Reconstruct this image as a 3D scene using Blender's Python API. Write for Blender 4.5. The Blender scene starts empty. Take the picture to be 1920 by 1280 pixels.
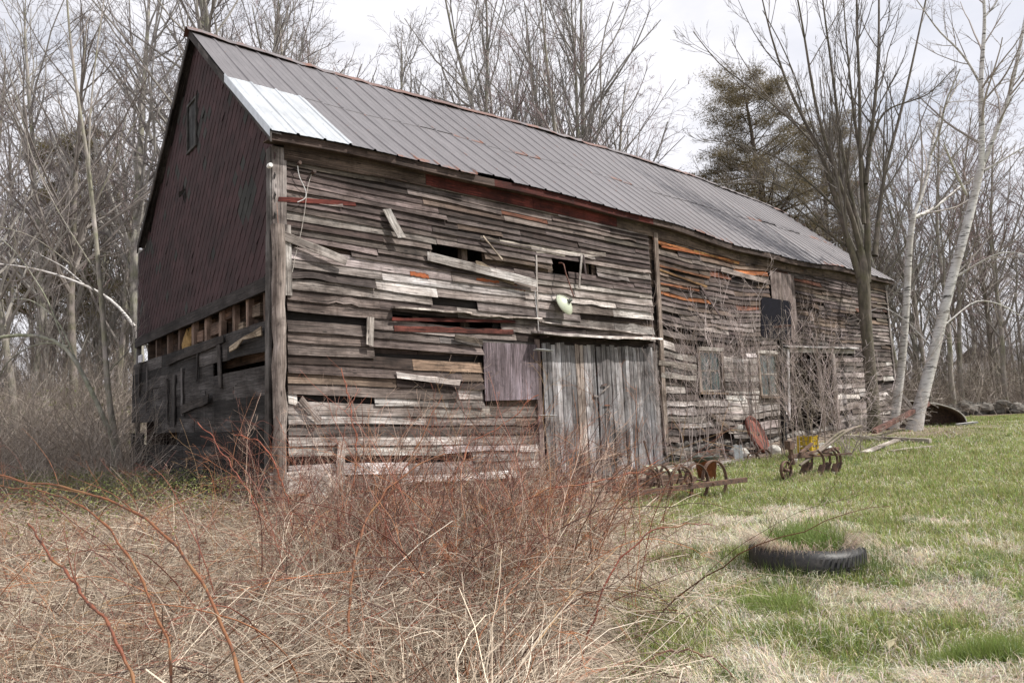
import bpy, math, random
import numpy as np
from math import sin, cos, radians, pi, sqrt, atan2
from mathutils import Vector, Matrix, Euler

# ------------------------------------------------------------------ camera, sky, sun
sc = bpy.context.scene
COL = sc.collection
F_PX, PITCH, ROLL, CZ = 1281.0, radians(6.0), radians(-2.46), 1.5
TH = radians(48.84)
O = np.array([-3.69, 10.5, 0.0])
U = np.array([sin(TH), cos(TH), 0.0])          # along the long wall
V = np.array([-cos(TH), sin(TH), 0.0])         # along the gable wall
CAM = np.array([0.0, 0.0, CZ])
cd = bpy.data.cameras.new("camera"); cam = bpy.data.objects.new("camera", cd); COL.objects.link(cam)
cd.sensor_width = 36.0; cd.lens = F_PX / 1920 * 36.0; cd.clip_start = 0.05; cd.clip_end = 2000
cam.matrix_world = Matrix.Translation((0, 0, CZ)) @ Matrix.Rotation(pi / 2 + PITCH, 4, 'X') @ Matrix.Rotation(ROLL, 4, 'Z')
sc.camera = cam
SUN_EL, SUN_AZ = radians(50), radians(97)      # azimuth clockwise from +Y
w = bpy.data.worlds.new("World"); sc.world = w; w.use_nodes = True
nt = w.node_tree; nt.nodes.clear()
wo = nt.nodes.new("ShaderNodeOutputWorld"); bg = nt.nodes.new("ShaderNodeBackground")
sky = nt.nodes.new("ShaderNodeTexSky"); sky.sky_type = 'NISHITA'; sky.sun_disc = False
sky.sun_elevation = SUN_EL; sky.sun_rotation = SUN_AZ; sky.dust_density = 2.5; sky.air_density = 1.0
tc = nt.nodes.new("ShaderNodeTexCoord"); mp = nt.nodes.new("ShaderNodeMapping"); mp.inputs['Scale'].default_value = (1.1, 1.1, 2.6)
mp.inputs['Location'].default_value = (0.35, 0.2, 0.1)
nz = nt.nodes.new("ShaderNodeTexNoise"); nz.inputs['Scale'].default_value = 1.7; nz.inputs['Detail'].default_value = 9; nz.inputs['Roughness'].default_value = .55
cr = nt.nodes.new("ShaderNodeValToRGB"); cr.color_ramp.elements[0].position = .30; cr.color_ramp.elements[1].position = .50
cr.color_ramp.elements[0].color = (.60, .60, .60, 1)
mx = nt.nodes.new("ShaderNodeMix"); mx.data_type = 'RGBA'
nt.links.new(tc.outputs['Generated'], mp.inputs['Vector']); nt.links.new(mp.outputs[0], nz.inputs['Vector'])
nt.links.new(nz.outputs['Fac'], cr.inputs['Fac']); nt.links.new(cr.outputs[0], mx.inputs['Factor'])
nt.links.new(sky.outputs[0], mx.inputs['A']); mx.inputs['B'].default_value = (8.3, 8.25, 8.7, 1)
nt.links.new(mx.outputs['Result'], bg.inputs['Color']); bg.inputs['Strength'].default_value = 0.1
nt.links.new(bg.outputs[0], wo.inputs[0])
sd = bpy.data.lights.new("sun", 'SUN'); sd.energy = 5.0; sd.angle = radians(1.2); sd.color = (1, .955, .89)
so = bpy.data.objects.new("sun", sd); COL.objects.link(so)
sdir = Vector((sin(SUN_AZ) * cos(SUN_EL), cos(SUN_AZ) * cos(SUN_EL), sin(SUN_EL)))
so.rotation_euler = sdir.to_track_quat('Z', 'Y').to_euler(); so.location = (20, -5, 30)
sc.view_settings.view_transform = 'Standard'; sc.view_settings.look = 'None'
sc.view_settings.exposure = 0.30; sc.view_settings.gamma = 1.0

# ------------------------------------------------------------------ photo measurements -> world
def ray(px, py):
    a = px - 960; b = py - 640
    u = a * cos(ROLL) + b * sin(ROLL); v = -a * sin(ROLL) + b * cos(ROLL)
    d = (u / F_PX, 1.0, -v / F_PX)
    return np.array([d[0], d[1] * cos(PITCH) - d[2] * sin(PITCH), d[1] * sin(PITCH) + d[2] * cos(PITCH)])
def front(px, py, off=0.30):
    d = ray(px, py); t = ((O + V * off - CAM) @ V) / (d @ V); P = CAM + d * t
    return float((P - O) @ U), float(P[2])
def at(px, py, Y):
    d = ray(px, py); return CAM + d * (Y / d[1])

# ------------------------------------------------------------------ noise and ground
def vnoise(x, y, seed=0):
    x = np.asarray(x, float); y = np.asarray(y, float)
    xi = np.floor(x).astype(np.int64); yi = np.floor(y).astype(np.int64); fx = x - xi; fy = y - yi
    fx = fx * fx * (3 - 2 * fx); fy = fy * fy * (3 - 2 * fy)
    def h(a, b):
        n = (a * 374761393 + b * 668265263 + seed * 974634777) & 0x7fffffff
        n = ((n ^ (n >> 13)) * 1274126177) & 0x7fffffff
        return ((n ^ (n >> 16)) & 0xffff) / 65535.0
    return (h(xi, yi) * (1 - fx) + h(xi + 1, yi) * fx) * (1 - fy) + (h(xi, yi + 1) * (1 - fx) + h(xi + 1, yi + 1) * fx) * fy
def fbm(x, y, seed=0, o=4):
    s = 0; a = .5; x = np.asarray(x, float); y = np.asarray(y, float)
    for i in range(o):
        s = s + a * vnoise(x * 2 ** i, y * 2 ** i, seed + i * 17); a *= .5
    return s / (1 - .5 ** o)
def sstep(a, b, x):
    t = np.clip((np.asarray(x, float) - a) / (b - a), 0, 1); return t * t * (3 - 2 * t)
def gh(x, y):
    x = np.asarray(x, float); y = np.asarray(y, float)
    h = 0.40 * sstep(15, 24, y) + 0.12 * sstep(-1, -4, x) * sstep(7, 10, y) * sstep(16, 12, y)
    h = h + 0.035 * np.clip(y - 36, 0, 60) + 0.06 * np.clip(y - 19, 0, 30) * sstep(-6, -14, x)
    h = h + (fbm(x * 1.1, y * 1.1, 3) - .5) * .16 * sstep(60, 20, y)
    h = h + (fbm(x * .3, y * .3, 9) - .5) * .12
    h = h - .12 * np.exp(-(((x - 2.15) / .55) ** 2 + ((y - 4.15) / .3) ** 2))
    return h
def ghf(x, y): return float(gh(x, y))
def grd(px, py):
    d = ray(px, py); h = 0.0
    for i in range(12):
        t = (h - CZ) / d[2]; P = CAM + d * t; h = ghf(P[0], P[1])
    return np.array([P[0], P[1], h])
def loc(s, v, z=0.0):
    return O + U * s + V * v + np.array([0, 0, z])
def tolocal(x, y):
    dx = np.asarray(x, float) - O[0]; dy = np.asarray(y, float) - O[1]
    return dx * U[0] + dy * U[1], dx * V[0] + dy * V[1]

# ------------------------------------------------------------------ materials
MATS = {}
def mat(name, build):
    if name in MATS: return MATS[name]
    m = bpy.data.materials.new(name); m.use_nodes = True; n = m.node_tree; n.nodes.clear()
    out = n.nodes.new("ShaderNodeOutputMaterial"); p = n.nodes.new("ShaderNodeBsdfPrincipled")
    n.links.new(p.outputs[0], out.inputs[0]); build(n, p, out); MATS[name] = m; return m
def N(n, t, **k):
    x = n.nodes.new(t)
    for a, b in k.items():
        if a in x.inputs: x.inputs[a].default_value = b
        else: setattr(x, a, b)
    return x
def noise(n, vec, scale, detail=5, rough=.6, vs=None):
    t = N(n, "ShaderNodeTexNoise", Scale=scale, Detail=detail, Roughness=rough)
    if vs:
        m = N(n, "ShaderNodeMapping"); m.inputs['Scale'].default_value = vs
        n.links.new(vec, m.inputs['Vector']); vec = m.outputs[0]
    n.links.new(vec, t.inputs['Vector']); return t.outputs['Fac']
def ramp(n, fac, *st):
    r = n.nodes.new("ShaderNodeValToRGB"); e = r.color_ramp.elements
    while len(e) < len(st): e.new(.5)
    for i, (p, c) in enumerate(st):
        e[i].position = p; e[i].color = (c, c, c, 1) if not hasattr(c, '__len__') else (*c, 1)
    n.links.new(fac, r.inputs['Fac']); return r.outputs[0]
def mixc(n, a, b, fac, mode='MIX'):
    m = N(n, "ShaderNodeMix", data_type='RGBA', blend_type=mode)
    for nm, v in (('A', a), ('B', b), ('Factor', fac)):
        if isinstance(v, (int, float)): m.inputs[nm].default_value = v
        elif isinstance(v, tuple): m.inputs[nm].default_value = (*v, 1)
        else: n.links.new(v, m.inputs[nm])
    return m.outputs['Result']
def attr(n, name):
    a = N(n, "ShaderNodeAttribute", attribute_name=name); return a
def bump(n, p, h, strength=.5, dist=.01):
    b = N(n, "ShaderNodeBump", Strength=strength, Distance=dist); n.links.new(h, b.inputs['Height']); n.links.new(b.outputs[0], p.inputs['Normal'])

def b_wood(n, p, o):
    g = attr(n, 'gc').outputs['Vector']; c = attr(n, 'Col').outputs['Color']
    st = noise(n, g, 1.0, 7, .65, (1.6, 60, 7)); bl = noise(n, g, 1.0, 5, .6, (.9, 3.5, 9)); fl = noise(n, g, 1.0, 3, .5, (3, 150, 5))
    sp = noise(n, g, 1.0, 4, .7, (5, 9, 3))
    k = mixc(n, ramp(n, st, (.30, .22), (.5, .85), (.70, 1.75)), ramp(n, fl, (.3, .6), (.6, 1.15)), 1.0, 'MULTIPLY')
    k = mixc(n, k, ramp(n, bl, (.3, (.36, .32, .31)), (.5, (.92, .89, .88)), (.72, (1.6, 1.62, 1.66))), 1.0, 'MULTIPLY')
    k = mixc(n, k, ramp(n, sp, (.34, .45), (.46, 1.0)), .7, 'MULTIPLY')
    oc = N(n, "ShaderNodeTexCoord").outputs['Object']
    s1 = noise(n, oc, 1, 6, .65, (.9, .9, 1.3)); s2 = noise(n, oc, 1, 5, .7, (7, 7, .8))
    k = mixc(n, k, ramp(n, s1, (.36, (.42, .38, .36)), (.48, (1.0, .98, .96)), (.66, (1.32, 1.31, 1.31))), .9, 'MULTIPLY')
    k = mixc(n, k, ramp(n, s2, (.32, (.45, .40, .38)), (.48, 1.04)), .5, 'MULTIPLY')
    vm = N(n, "ShaderNodeMapping"); vm.inputs['Scale'].default_value = (2.2, 9, 3); n.links.new(g, vm.inputs['Vector'])
    vo = N(n, "ShaderNodeTexVoronoi", Scale=1.0); n.links.new(vm.outputs[0], vo.inputs['Vector'])
    k = mixc(n, k, ramp(n, vo.outputs['Distance'], (.07, .25), (.13, 1.0)), 1.0, 'MULTIPLY')
    col = mixc(n, c, k, 1.0, 'MULTIPLY')
    n.links.new(col, p.inputs['Base Color']); p.inputs['Roughness'].default_value = .85; p.inputs['Specular IOR Level'].default_value = .25
    bump(n, p, st, .7, .012)
WOOD = mat('weathered_wood', b_wood)

def b_roof(n, p, o):
    g = attr(n, 'gc').outputs['Vector']; c = attr(n, 'Col').outputs['Color']
    a = noise(n, g, 1.0, 6, .6, (.7, 6, 1)); b = noise(n, g, 1.0, 7, .7, (2.2, 2.2, 1)); d = noise(n, g, 14, 4, .6)
    k = mixc(n, ramp(n, a, (.3, .78), (.7, 1.18)), ramp(n, d, (.3, .93), (.7, 1.06)), 1.0, 'MULTIPLY')
    col = mixc(n, c, k, 1.0, 'MULTIPLY')
    r = attr(n, 'rust').outputs['Fac']
    mm = N(n, "ShaderNodeMath", operation='MULTIPLY_ADD'); n.links.new(b, mm.inputs[0]); mm.inputs[1].default_value = 1.2
    n.links.new(r, mm.inputs[2])
    rf = ramp(n, mm.outputs[0], (.82, 0.0), (1.0, 1.0))
    col = mixc(n, col, (.19, .075, .04), rf)
    n.links.new(col, p.inputs['Base Color']); p.inputs['Roughness'].default_value = .42; p.inputs['Metallic'].default_value = .25
    bump(n, p, a, .15, .01)
ROOF = mat('sheet_metal', b_roof)

def b_shingle(n, p, o):
    g = attr(n, 'gc').outputs['Vector']; c = attr(n, 'Col').outputs['Color']
    d = noise(n, g, 60, 3, .7); e = noise(n, g, 1.3, 5, .6)
    col = mixc(n, c, ramp(n, d, (.3, .6), (.7, 1.4)), 1.0, 'MULTIPLY')
    col = mixc(n, col, ramp(n, e, (.35, .6), (.6, 1.15)), 1.0, 'MULTIPLY')
    n.links.new(col, p.inputs['Base Color']); p.inputs['Roughness'].default_value = .95; bump(n, p, d, .5, .004)
SHING = mat('asphalt_shingle', b_shingle)

def b_plain(n, p, o):
    c = attr(n, 'Col').outputs['Color']; tcn = N(n, "ShaderNodeTexCoord").outputs['Object']
    d = noise(n, tcn, 9, 6, .65); e = noise(n, tcn, 60, 3, .6)
    col = mixc(n, c, ramp(n, d, (.3, .6), (.7, 1.35)), 1.0, 'MULTIPLY')
    col = mixc(n, col, ramp(n, e, (.3, .8), (.7, 1.2)), 1.0, 'MULTIPLY')
    n.links.new(col, p.inputs['Base Color']); p.inputs['Roughness'].default_value = .8; p.inputs['Specular IOR Level'].default_value = .15; bump(n, p, d, .3, .006)
PLAIN = mat('painted_surface', b_plain)

def b_rust(n, p, o):
    c = attr(n, 'Col').outputs['Color']; tcn = N(n, "ShaderNodeTexCoord").outputs['Object']
    d = noise(n, tcn, 14, 7, .7); e = noise(n, tcn, 90, 3, .6)
    col = mixc(n, mixc(n, c, (.035, .022, .018), .8), mixc(n, c, (.22, .11, .06), .35), ramp(n, d, (.38, 0.0), (.62, 1.0)))
    col = mixc(n, col, ramp(n, e, (.3, .7), (.7, 1.3)), 1.0, 'MULTIPLY')
    n.links.new(col, p.inputs['Base Color']); p.inputs['Roughness'].default_value = .8; bump(n, p, e, .5, .003)
RUST = mat('rusty_iron', b_rust)

def b_bark(n, p, o):
    c = attr(n, 'Col').outputs['Color']; tcn = N(n, "ShaderNodeTexCoord").outputs['Object']
    d = noise(n, tcn, 1, 6, .65, (14, 14, 3)); e = noise(n, tcn, 2.2, 4, .6)
    col = mixc(n, c, ramp(n, d, (.3, .5), (.7, 1.45)), 1.0, 'MULTIPLY')
    col = mixc(n, col, ramp(n, e, (.35, (.75, .8, .6)), (.62, (1.15, 1.12, 1.15))), 1.0, 'MULTIPLY')
    n.links.new(col, p.inputs['Base Color']); p.inputs['Roughness'].default_value = .9; bump(n, p, d, .6, .02)
BARK = mat('bark', b_bark)

def b_birch(n, p, o):
    c = attr(n, 'Col').outputs['Color']; tcn = N(n, "ShaderNodeTexCoord").outputs['Object']
    d = noise(n, tcn, 1, 6, .7, (3, 3, 22)); e = noise(n, tcn, 1, 4, .6, (2.5, 2.5, 5))
    m = mixc(n, ramp(n, d, (.52, 0.0), (.57, 1.0)), ramp(n, e, (.38, 0.1), (.54, 1.0)), 1.0, 'MULTIPLY')
    w2_ = noise(n, tcn, 1, 5, .6, (2, 2, 1)); col = mixc(n, c, (.05, .045, .04), m); col = mixc(n, col, (.30, .26, .22), ramp(n, w2_, (.45, 0.0), (.68, .7)))
    n.links.new(col, p.inputs['Base Color']); p.inputs['Roughness'].default_value = .75; bump(n, p, d, .2, .01)
BIRCH = mat('birch_bark', b_birch)

def b_twig(n, p, o):
    c = attr(n, 'Col').outputs['Color']; n.links.new(c, p.inputs['Base Color'])
    p.inputs['Roughness'].default_value = .7; p.inputs['Specular IOR Level'].default_value = .3
TWIG = mat('twig', b_twig)
def b_leaf(n, p, o):
    c = attr(n, 'Col').outputs['Color']; n.links.new(c, p.inputs['Base Color'])
    p.inputs['Roughness'].default_value = .6; p.inputs['Specular IOR Level'].default_value = .25
    t = N(n, "ShaderNodeBsdfTranslucent"); n.links.new(c, t.inputs[0]); m = N(n, "ShaderNodeMixShader"); m.inputs[0].default_value = .3
    n.links.new(p.outputs[0], m.inputs[1]); n.links.new(t.outputs[0], m.inputs[2]); n.links.new(m.outputs[0], o.inputs[0])
def b_cane(n, p, o):
    c = attr(n, 'Col').outputs['Color']; tcn = N(n, "ShaderNodeTexCoord").outputs['Object']
    d = noise(n, tcn, 28, 6, .7); e = noise(n, tcn, 5, 3, .6)
    col = mixc(n, c, (.055, .032, .026), ramp(n, d, (.47, 0.0), (.62, .85))); col = mixc(n, col, (.26, .15, .065), ramp(n, e, (.5, 0.0), (.65, .6)))
    n.links.new(col, p.inputs['Base Color']); p.inputs['Roughness'].default_value = .6; p.inputs['Specular IOR Level'].default_value = .3; bump(n, p, d, .5, .003)
CANE = mat('cane_bark', b_cane)
LEAF = mat('grass_blade', b_leaf)
def b_ground(n, p, o):
    c = attr(n, 'Col').outputs['Color']; tcn = N(n, "ShaderNodeTexCoord").outputs['Object']
    d = noise(n, tcn, 5, 8, .75); e = noise(n, tcn, 45, 5, .7)
    col = mixc(n, c, ramp(n, d, (.3, .6), (.7, 1.4)), 1.0, 'MULTIPLY')
    col = mixc(n, col, ramp(n, e, (.3, .55), (.7, 1.5)), 1.0, 'MULTIPLY')
    n.links.new(col, p.inputs['Base Color']); p.inputs['Roughness'].default_value = .95; bump(n, p, e, .8, .03)
GROUND = mat('ground_litter', b_ground)
def b_glass(n, p, o):
    tcn = N(n, "ShaderNodeTexCoord").outputs['Object']; d = noise(n, tcn, 3, 4, .6)
    col = mixc(n, (.012, .022, .022), (.06, .09, .08), ramp(n, d, (.4, 0.0), (.65, 1.0)))
    n.links.new(col, p.inputs['Base Color']); p.inputs['Roughness'].default_value = .12; p.inputs['Specular IOR Level'].default_value = .8
GLASS = mat('dirty_glass', b_glass)
def b_enamel(n, p, o):
    c = attr(n, 'Col').outputs['Color']; tcn = N(n, "ShaderNodeTexCoord").outputs['Object']; d = noise(n, tcn, 12, 6, .7)
    col = mixc(n, c, (.17, .08, .04), ramp(n, d, (.6, 0.0), (.7, .8)))
    n.links.new(col, p.inputs['Base Color']); p.inputs['Roughness'].default_value = .3
ENAM = mat('enamel', b_enamel)
def b_rubber(n, p, o):
    c = attr(n, 'Col').outputs['Color']; tcn = N(n, "ShaderNodeTexCoord").outputs['Object']; d = noise(n, tcn, 8, 6, .7)
    col = mixc(n, c, (.11, .095, .08), ramp(n, d, (.48, 0.0), (.7, .5)))
    n.links.new(col, p.inputs['Base Color']); p.inputs['Roughness'].default_value = .55
RUB = mat('old_rubber', b_rubber)

# ------------------------------------------------------------------ geometry accumulator
RS = random.Random(7)
NR = np.random.default_rng(11)
class G:
    def __init__(s): s.v = []; s.q = []; s.t = []; s.c = []; s.g = []; s.r = []; s.n = 0
    def add(s, v, faces, col=(.2, .2, .2), gc=None, rust=None):
        v = np.asarray(v, float).reshape(-1, 3); f = np.asarray(faces, np.int64)
        if f.shape[1] == 4: s.q.append(f + s.n)
        else: s.t.append(f + s.n)
        m = len(v); col = np.asarray(col, float)
        s.c.append(np.broadcast_to(col, (m, 3)) if col.ndim == 1 else col)
        s.g.append(v if gc is None else np.asarray(gc, float).reshape(-1, 3))
        s.r.append(np.zeros(m) if rust is None else np.broadcast_to(np.asarray(rust, float), (m,)))
        s.v.append(v); s.n += m
    def pieces(s):
        out = []; off = 0
        for i, v in enumerate(s.v):
            g = G(); g.v = [v]; g.c = [s.c[i]]; g.g = [s.g[i]]; g.r = [s.r[i]]; g.n = len(v); q = [f - off for f in s.q if f.min() >= off and f.max() < off + len(v)]; t = [f - off for f in s.t if f.min() >= off and f.max() < off + len(v)]
            g.q = q; g.t = t; off += len(v); out.append(g)
        return out
    def build(s, name, m, parent=None, smooth=False, local=False, label=None):
        v = np.concatenate(s.v).copy()
        if parent is not None and not local:
            v -= np.array(parent.location[:])
        me = bpy.data.meshes.new(name); me.vertices.add(len(v)); me.vertices.foreach_set('co', v.ravel().astype(np.float32))
        q = np.concatenate(s.q) if s.q else np.zeros((0, 4), np.int64); t = np.concatenate(s.t) if s.t else np.zeros((0, 3), np.int64)
        li = np.concatenate([q.ravel(), t.ravel()]); me.loops.add(len(li)); me.loops.foreach_set('vertex_index', li.astype(np.int32))
        tot = np.concatenate([np.full(len(q), 4), np.full(len(t), 3)]); st = np.concatenate([[0], np.cumsum(tot)[:-1]])
        me.polygons.add(len(tot)); me.polygons.foreach_set('loop_start', st.astype(np.int32)); me.polygons.foreach_set('loop_total', tot.astype(np.int32))
        me.polygons.foreach_set('use_smooth', np.full(len(tot), smooth)); me.update(calc_edges=True)
        c = np.concatenate(s.c); a = me.color_attributes.new('Col', 'FLOAT_COLOR', 'POINT')
        a.data.foreach_set('color', np.concatenate([c, np.ones((len(c), 1))], 1).ravel().astype(np.float32))
        a = me.attributes.new('gc', 'FLOAT_VECTOR', 'POINT'); a.data.foreach_set('vector', np.concatenate(s.g).ravel().astype(np.float32))
        r = np.concatenate(s.r)
        if r.any():
            a = me.attributes.new('rust', 'FLOAT', 'POINT'); a.data.foreach_set('value', r.astype(np.float32))
        me.materials.append(m); o = bpy.data.objects.new(name, me); COL.objects.link(o)
        if parent is not None: o.parent = parent
        if label: o['label'] = label
        return o
def tag(o, label, cat, group=None, kind=None):
    if label: o['label'] = label
    if cat: o['category'] = cat
    if group: o['group'] = group
    if kind: o['kind'] = kind
    return o
def thing(name, label, cat, p=(0, 0, 0), rz=0.0, group=None):
    o = bpy.data.objects.new(name, None); COL.objects.link(o); o.location = tuple(float(x) for x in p); o.rotation_euler = (0, 0, rz)
    o.empty_display_size = .3
    return tag(o, label, cat, group)
def struct(name, g, m, smooth=False):
    o = g.build(name, m, smooth=smooth); o['kind'] = 'structure'; return o

BOXF = [(0, 1, 2, 3), (7, 6, 5, 4), (0, 4, 5, 1), (1, 5, 6, 2), (2, 6, 7, 3), (3, 7, 4, 0)]
def board(g, A, B, W, T, col, n=1, jw=0.0, jt=0.0, rough=0.0, rng=RS):
    """plank from A to B, width vector W, thickness vector T; edges ragged by jw, warped by jt"""
    A = np.asarray(A, float); B = np.asarray(B, float); W = np.asarray(W, float); T = np.asarray(T, float)
    L = np.linalg.norm(B - A); wl = np.linalg.norm(W) + 1e-9; tl = np.linalg.norm(T) + 1e-9
    n = max(1, n); ts = np.linspace(0, 1, n + 1); vs = []; gs = []; sd = rng.random() * 50
    for t in ts:
        a = rng.gauss(0, 1) * jw; b = rng.gauss(0, 1) * jw * .4; k = rng.gauss(0, 1) * jt
        P = A + (B - A) * t
        Wn = W / wl; Tn = T / tl
        e = ((rng.random() - .5) * rough if t in (0, 1) else 0)
        D = (B - A) / (L + 1e-9) * e
        p0 = P + Wn * a + Tn * k; p1 = P + W + Wn * b + Tn * k * .3 + D
        vs += [p0, p1, p1 + T, p0 + T]
        gs += [(t * L + sd, 0, sd), (t * L + sd, wl, sd), (t * L + sd, wl + .003, sd), (t * L + sd, .003, sd)]
    f = []
    for i in range(n):
        o = i * 4
        for j in range(4): f.append((o + j, o + (j + 1) % 4, o + 4 + (j + 1) % 4, o + 4 + j))
    f.append((3, 2, 1, 0)); e = n * 4; f.append((e, e + 1, e + 2, e + 3))
    g.add(vs, f, col, gs)
def box(g, x0, y0, z0, x1, y1, z1, col):
    """axis aligned, grain along the longest side"""
    d = [x1 - x0, y1 - y0, z1 - z0]; k = d.index(max(d)); e = np.eye(3)
    o = [i for i in range(3) if i != k]; A = np.array([x0, y0, z0], float)
    board(g, A, A + e[k] * d[k], e[o[0]] * d[o[0]], e[o[1]] * d[o[1]], col)
def tubes(g, P, R, cols, sides=3):
    """P (N,K,3), R (N,K), cols (N,3) or (3,)"""
    P = np.asarray(P, float); R = np.asarray(R, float); Nn, K, _ = P.shape
    if Nn == 0: return
    tg = np.gradient(P, axis=1); tg /= np.linalg.norm(tg, axis=2, keepdims=True) + 1e-9
    m = tg.mean(1); ref = np.where((np.abs(m[:, 2]) > .8 * np.linalg.norm(m, axis=1))[:, None], np.array([1., 0, 0]), np.array([0, 0, 1.]))
    a = np.cross(tg, ref[:, None, :]); a /= np.linalg.norm(a, axis=2, keepdims=True) + 1e-9
    b = np.cross(tg, a); an = np.arange(sides) * 2 * pi / sides
    V_ = P[:, :, None, :] + R[:, :, None, None] * (a[:, :, None, :] * np.cos(an)[None, None, :, None] + b[:, :, None, :] * np.sin(an)[None, None, :, None])
    base = (np.arange(Nn) * K * sides)[:, None, None]; kk = (np.arange(K - 1) * sides)[None, :, None]; j = np.arange(sides)[None, None, :]; j2 = (j + 1) % sides
    q = np.stack([base + kk + j, base + kk + j2, base + kk + sides + j2, base + kk + sides + j], -1).reshape(-1, 4)
    cols = np.asarray(cols, float)
    if cols.ndim == 1: cols = np.broadcast_to(cols, (Nn, 3))
    c = np.repeat(cols, K * sides, axis=0)
    g.add(V_.reshape(-1, 3), q, c)
def tube1(g, pts, r, col, sides=8):
    pts = np.asarray(pts, float); r = np.broadcast_to(np.asarray(r, float), (len(pts),)); tubes(g, pts[None], r[None], np.asarray(col, float), sides)
    if sides >= 5:   # end caps
        vv = g.v[-1]
        for k in (0, len(pts) - 1):
            g.add(np.vstack([pts[k][None], vv[k * sides:(k + 1) * sides]]), [(0, 1 + i, 1 + (i + 1) % sides) for i in range(sides)], col)
def resample(pts, K):
    pts = np.asarray(pts, float); d = np.r_[0, np.cumsum(np.linalg.norm(np.diff(pts, axis=0), axis=1))]; t = np.linspace(0, d[-1], K)
    q = np.stack([np.interp(t, d, pts[:, i]) for i in range(pts.shape[1])], 1)
    for _ in range(2):
        q[1:-1] = .25 * q[:-2] + .5 * q[1:-1] + .25 * q[2:]
    return q
def lathe(g, prof, c, col, n=20, axis='z', ang=(0, 2 * pi)):
    prof = np.asarray(prof, float); full = abs(ang[1] - ang[0] - 2 * pi) < 1e-6
    th = np.linspace(ang[0], ang[1], n + 1)[:n if full else n + 1]; m = len(th); k = len(prof)
    v = np.zeros((m, k, 3)); v[:, :, 0] = prof[None, :, 0] * np.cos(th)[:, None]; v[:, :, 1] = prof[None, :, 0] * np.sin(th)[:, None]; v[:, :, 2] = prof[None, :, 1]
    v = v.reshape(-1, 3)
    if axis == 'x': v = v[:, [2, 0, 1]]
    if axis == 'y': v = v[:, [1, 2, 0]]
    f = [(i * k + j, ((i + 1) % m) * k + j, ((i + 1) % m) * k + j + 1, i * k + j + 1) for i in range(m if full else m - 1) for j in range(k - 1)]
    g.add(v + np.asarray(c, float), f, col)
def blob(g, c, r, col, seed=0, n=12, squash=(1, 1, 1), rough=.25):
    k = 7; ph = np.linspace(0.02, pi - .02, k); th = np.arange(n) * 2 * pi / n; rr = np.random.default_rng(seed)
    v = np.array([[sin(p) * cos(t), sin(p) * sin(t), cos(p)] for t in th for p in ph]); v *= (1 + rough * (rr.random((len(v), 1)) - .5))
    v = v * np.asarray(squash) * r + np.asarray(c)
    f = [(i * k + j, ((i + 1) % n) * k + j, ((i + 1) % n) * k + j + 1, i * k + j + 1) for i in range(n) for j in range(k - 1)]
    g.add(v, f, col)

# ------------------------------------------------------------------ the ground
def zone(x, y):
    """returns (lawn, brush, dirt) weights"""
    x = np.asarray(x, float); y = np.asarray(y, float); s, v = tolocal(x, y)
    edge = 0.55 + (y - 4) * .17 + (fbm(x * .8, y * .8, 21) - .5) * 1.0
    lawn = sstep(-.15, .5, x - edge) * sstep(33.5, 32.0, y + (fbm(x * .3, y * .3, 5) - .5) * 3)
    fringe = sstep(-.55 - sstep(5, 9, s) * .25, -1.35, v + (fbm(x * 1.4, y * 1.4, 31) - .5) * .8)
    trees_ = sstep(2.6, 1.6, np.hypot(x - 12.6, y - 22.6)); far_ = sstep(1.6, .9, np.hypot(x - 15.2, y - 23.5))
    lawn = lawn * np.maximum(fringe, sstep(27, 29, s)) * (1 - trees_ * .8) * (1 - far_ * .5)
    dirt = sstep(-3.0, -1.2, v + (fbm(x * 2, y * 2, 41) - .5)) * sstep(4.5, 6, s) * sstep(28, 26, s)
    return lawn, dirt
def greenness(x, y):
    g = fbm(x * .6, y * .45, 51) * .5 + fbm(x * 2.2, y * 1.9, 52) * .5
    bias = .465 - .14 * sstep(8, 13, y) - .10 * sstep(2.6, 5.5, x) + .0 * x
    bias = bias + .05 * np.exp(-((np.asarray(y) - 11.5) / 2.2) ** 2) * sstep(9, 5, x)
    return sstep(bias - .09, bias + .10, g)
xs = np.sign(np.linspace(-1, 1, 301)) * np.abs(np.linspace(-1, 1, 301)) ** 2.1 * 260
ys = np.concatenate([np.linspace(-12, 1, 14)[:-1], np.linspace(1, 14, 131)[:-1], np.linspace(14, 45, 125)[:-1], 45 + (np.linspace(0, 1, 60) ** 2) * 400])
X, Y = np.meshgrid(xs, ys); Z = gh(X, Y)
nx, ny = len(xs), len(ys); idx = np.arange(nx * ny).reshape(ny, nx)
fq = np.stack([idx[:-1, :-1], idx[:-1, 1:], idx[1:, 1:], idx[1:, :-1]], -1).reshape(-1, 4)
lw, dr = zone(X, Y); gr = greenness(X, Y)
brown = np.array([.125, .09, .06]); green = np.array([.15, .165, .065]); straw = np.array([.33, .275, .19]); dirtc = np.array([.23, .18, .14])
lawnc = straw + (green - straw) * gr[..., None]
leftg = (sstep(-9, -13, X) * sstep(26, 29, Y) * sstep(44, 38, Y))[..., None]
dryc = np.array([.29, .24, .18]); sb_, vb_ = tolocal(X, Y); dk = (sstep(13.5, 12, Y) * sstep(.0, -.5, np.where(sb_ > -.3, vb_, -1.0)))[..., None]; brown = brown + (dryc - brown) * dk
cc = brown + (lawnc - brown) * lw[..., None]; cc = cc + (dirtc - cc) * (dr * (1 - lw))[..., None]; cc = cc + (green * .9 - cc) * leftg
gg = G(); gg.add(np.stack([X, Y, Z], -1).reshape(-1, 3), fq, cc.reshape(-1, 3)); struct('ground', gg, GROUND, True)

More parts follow.
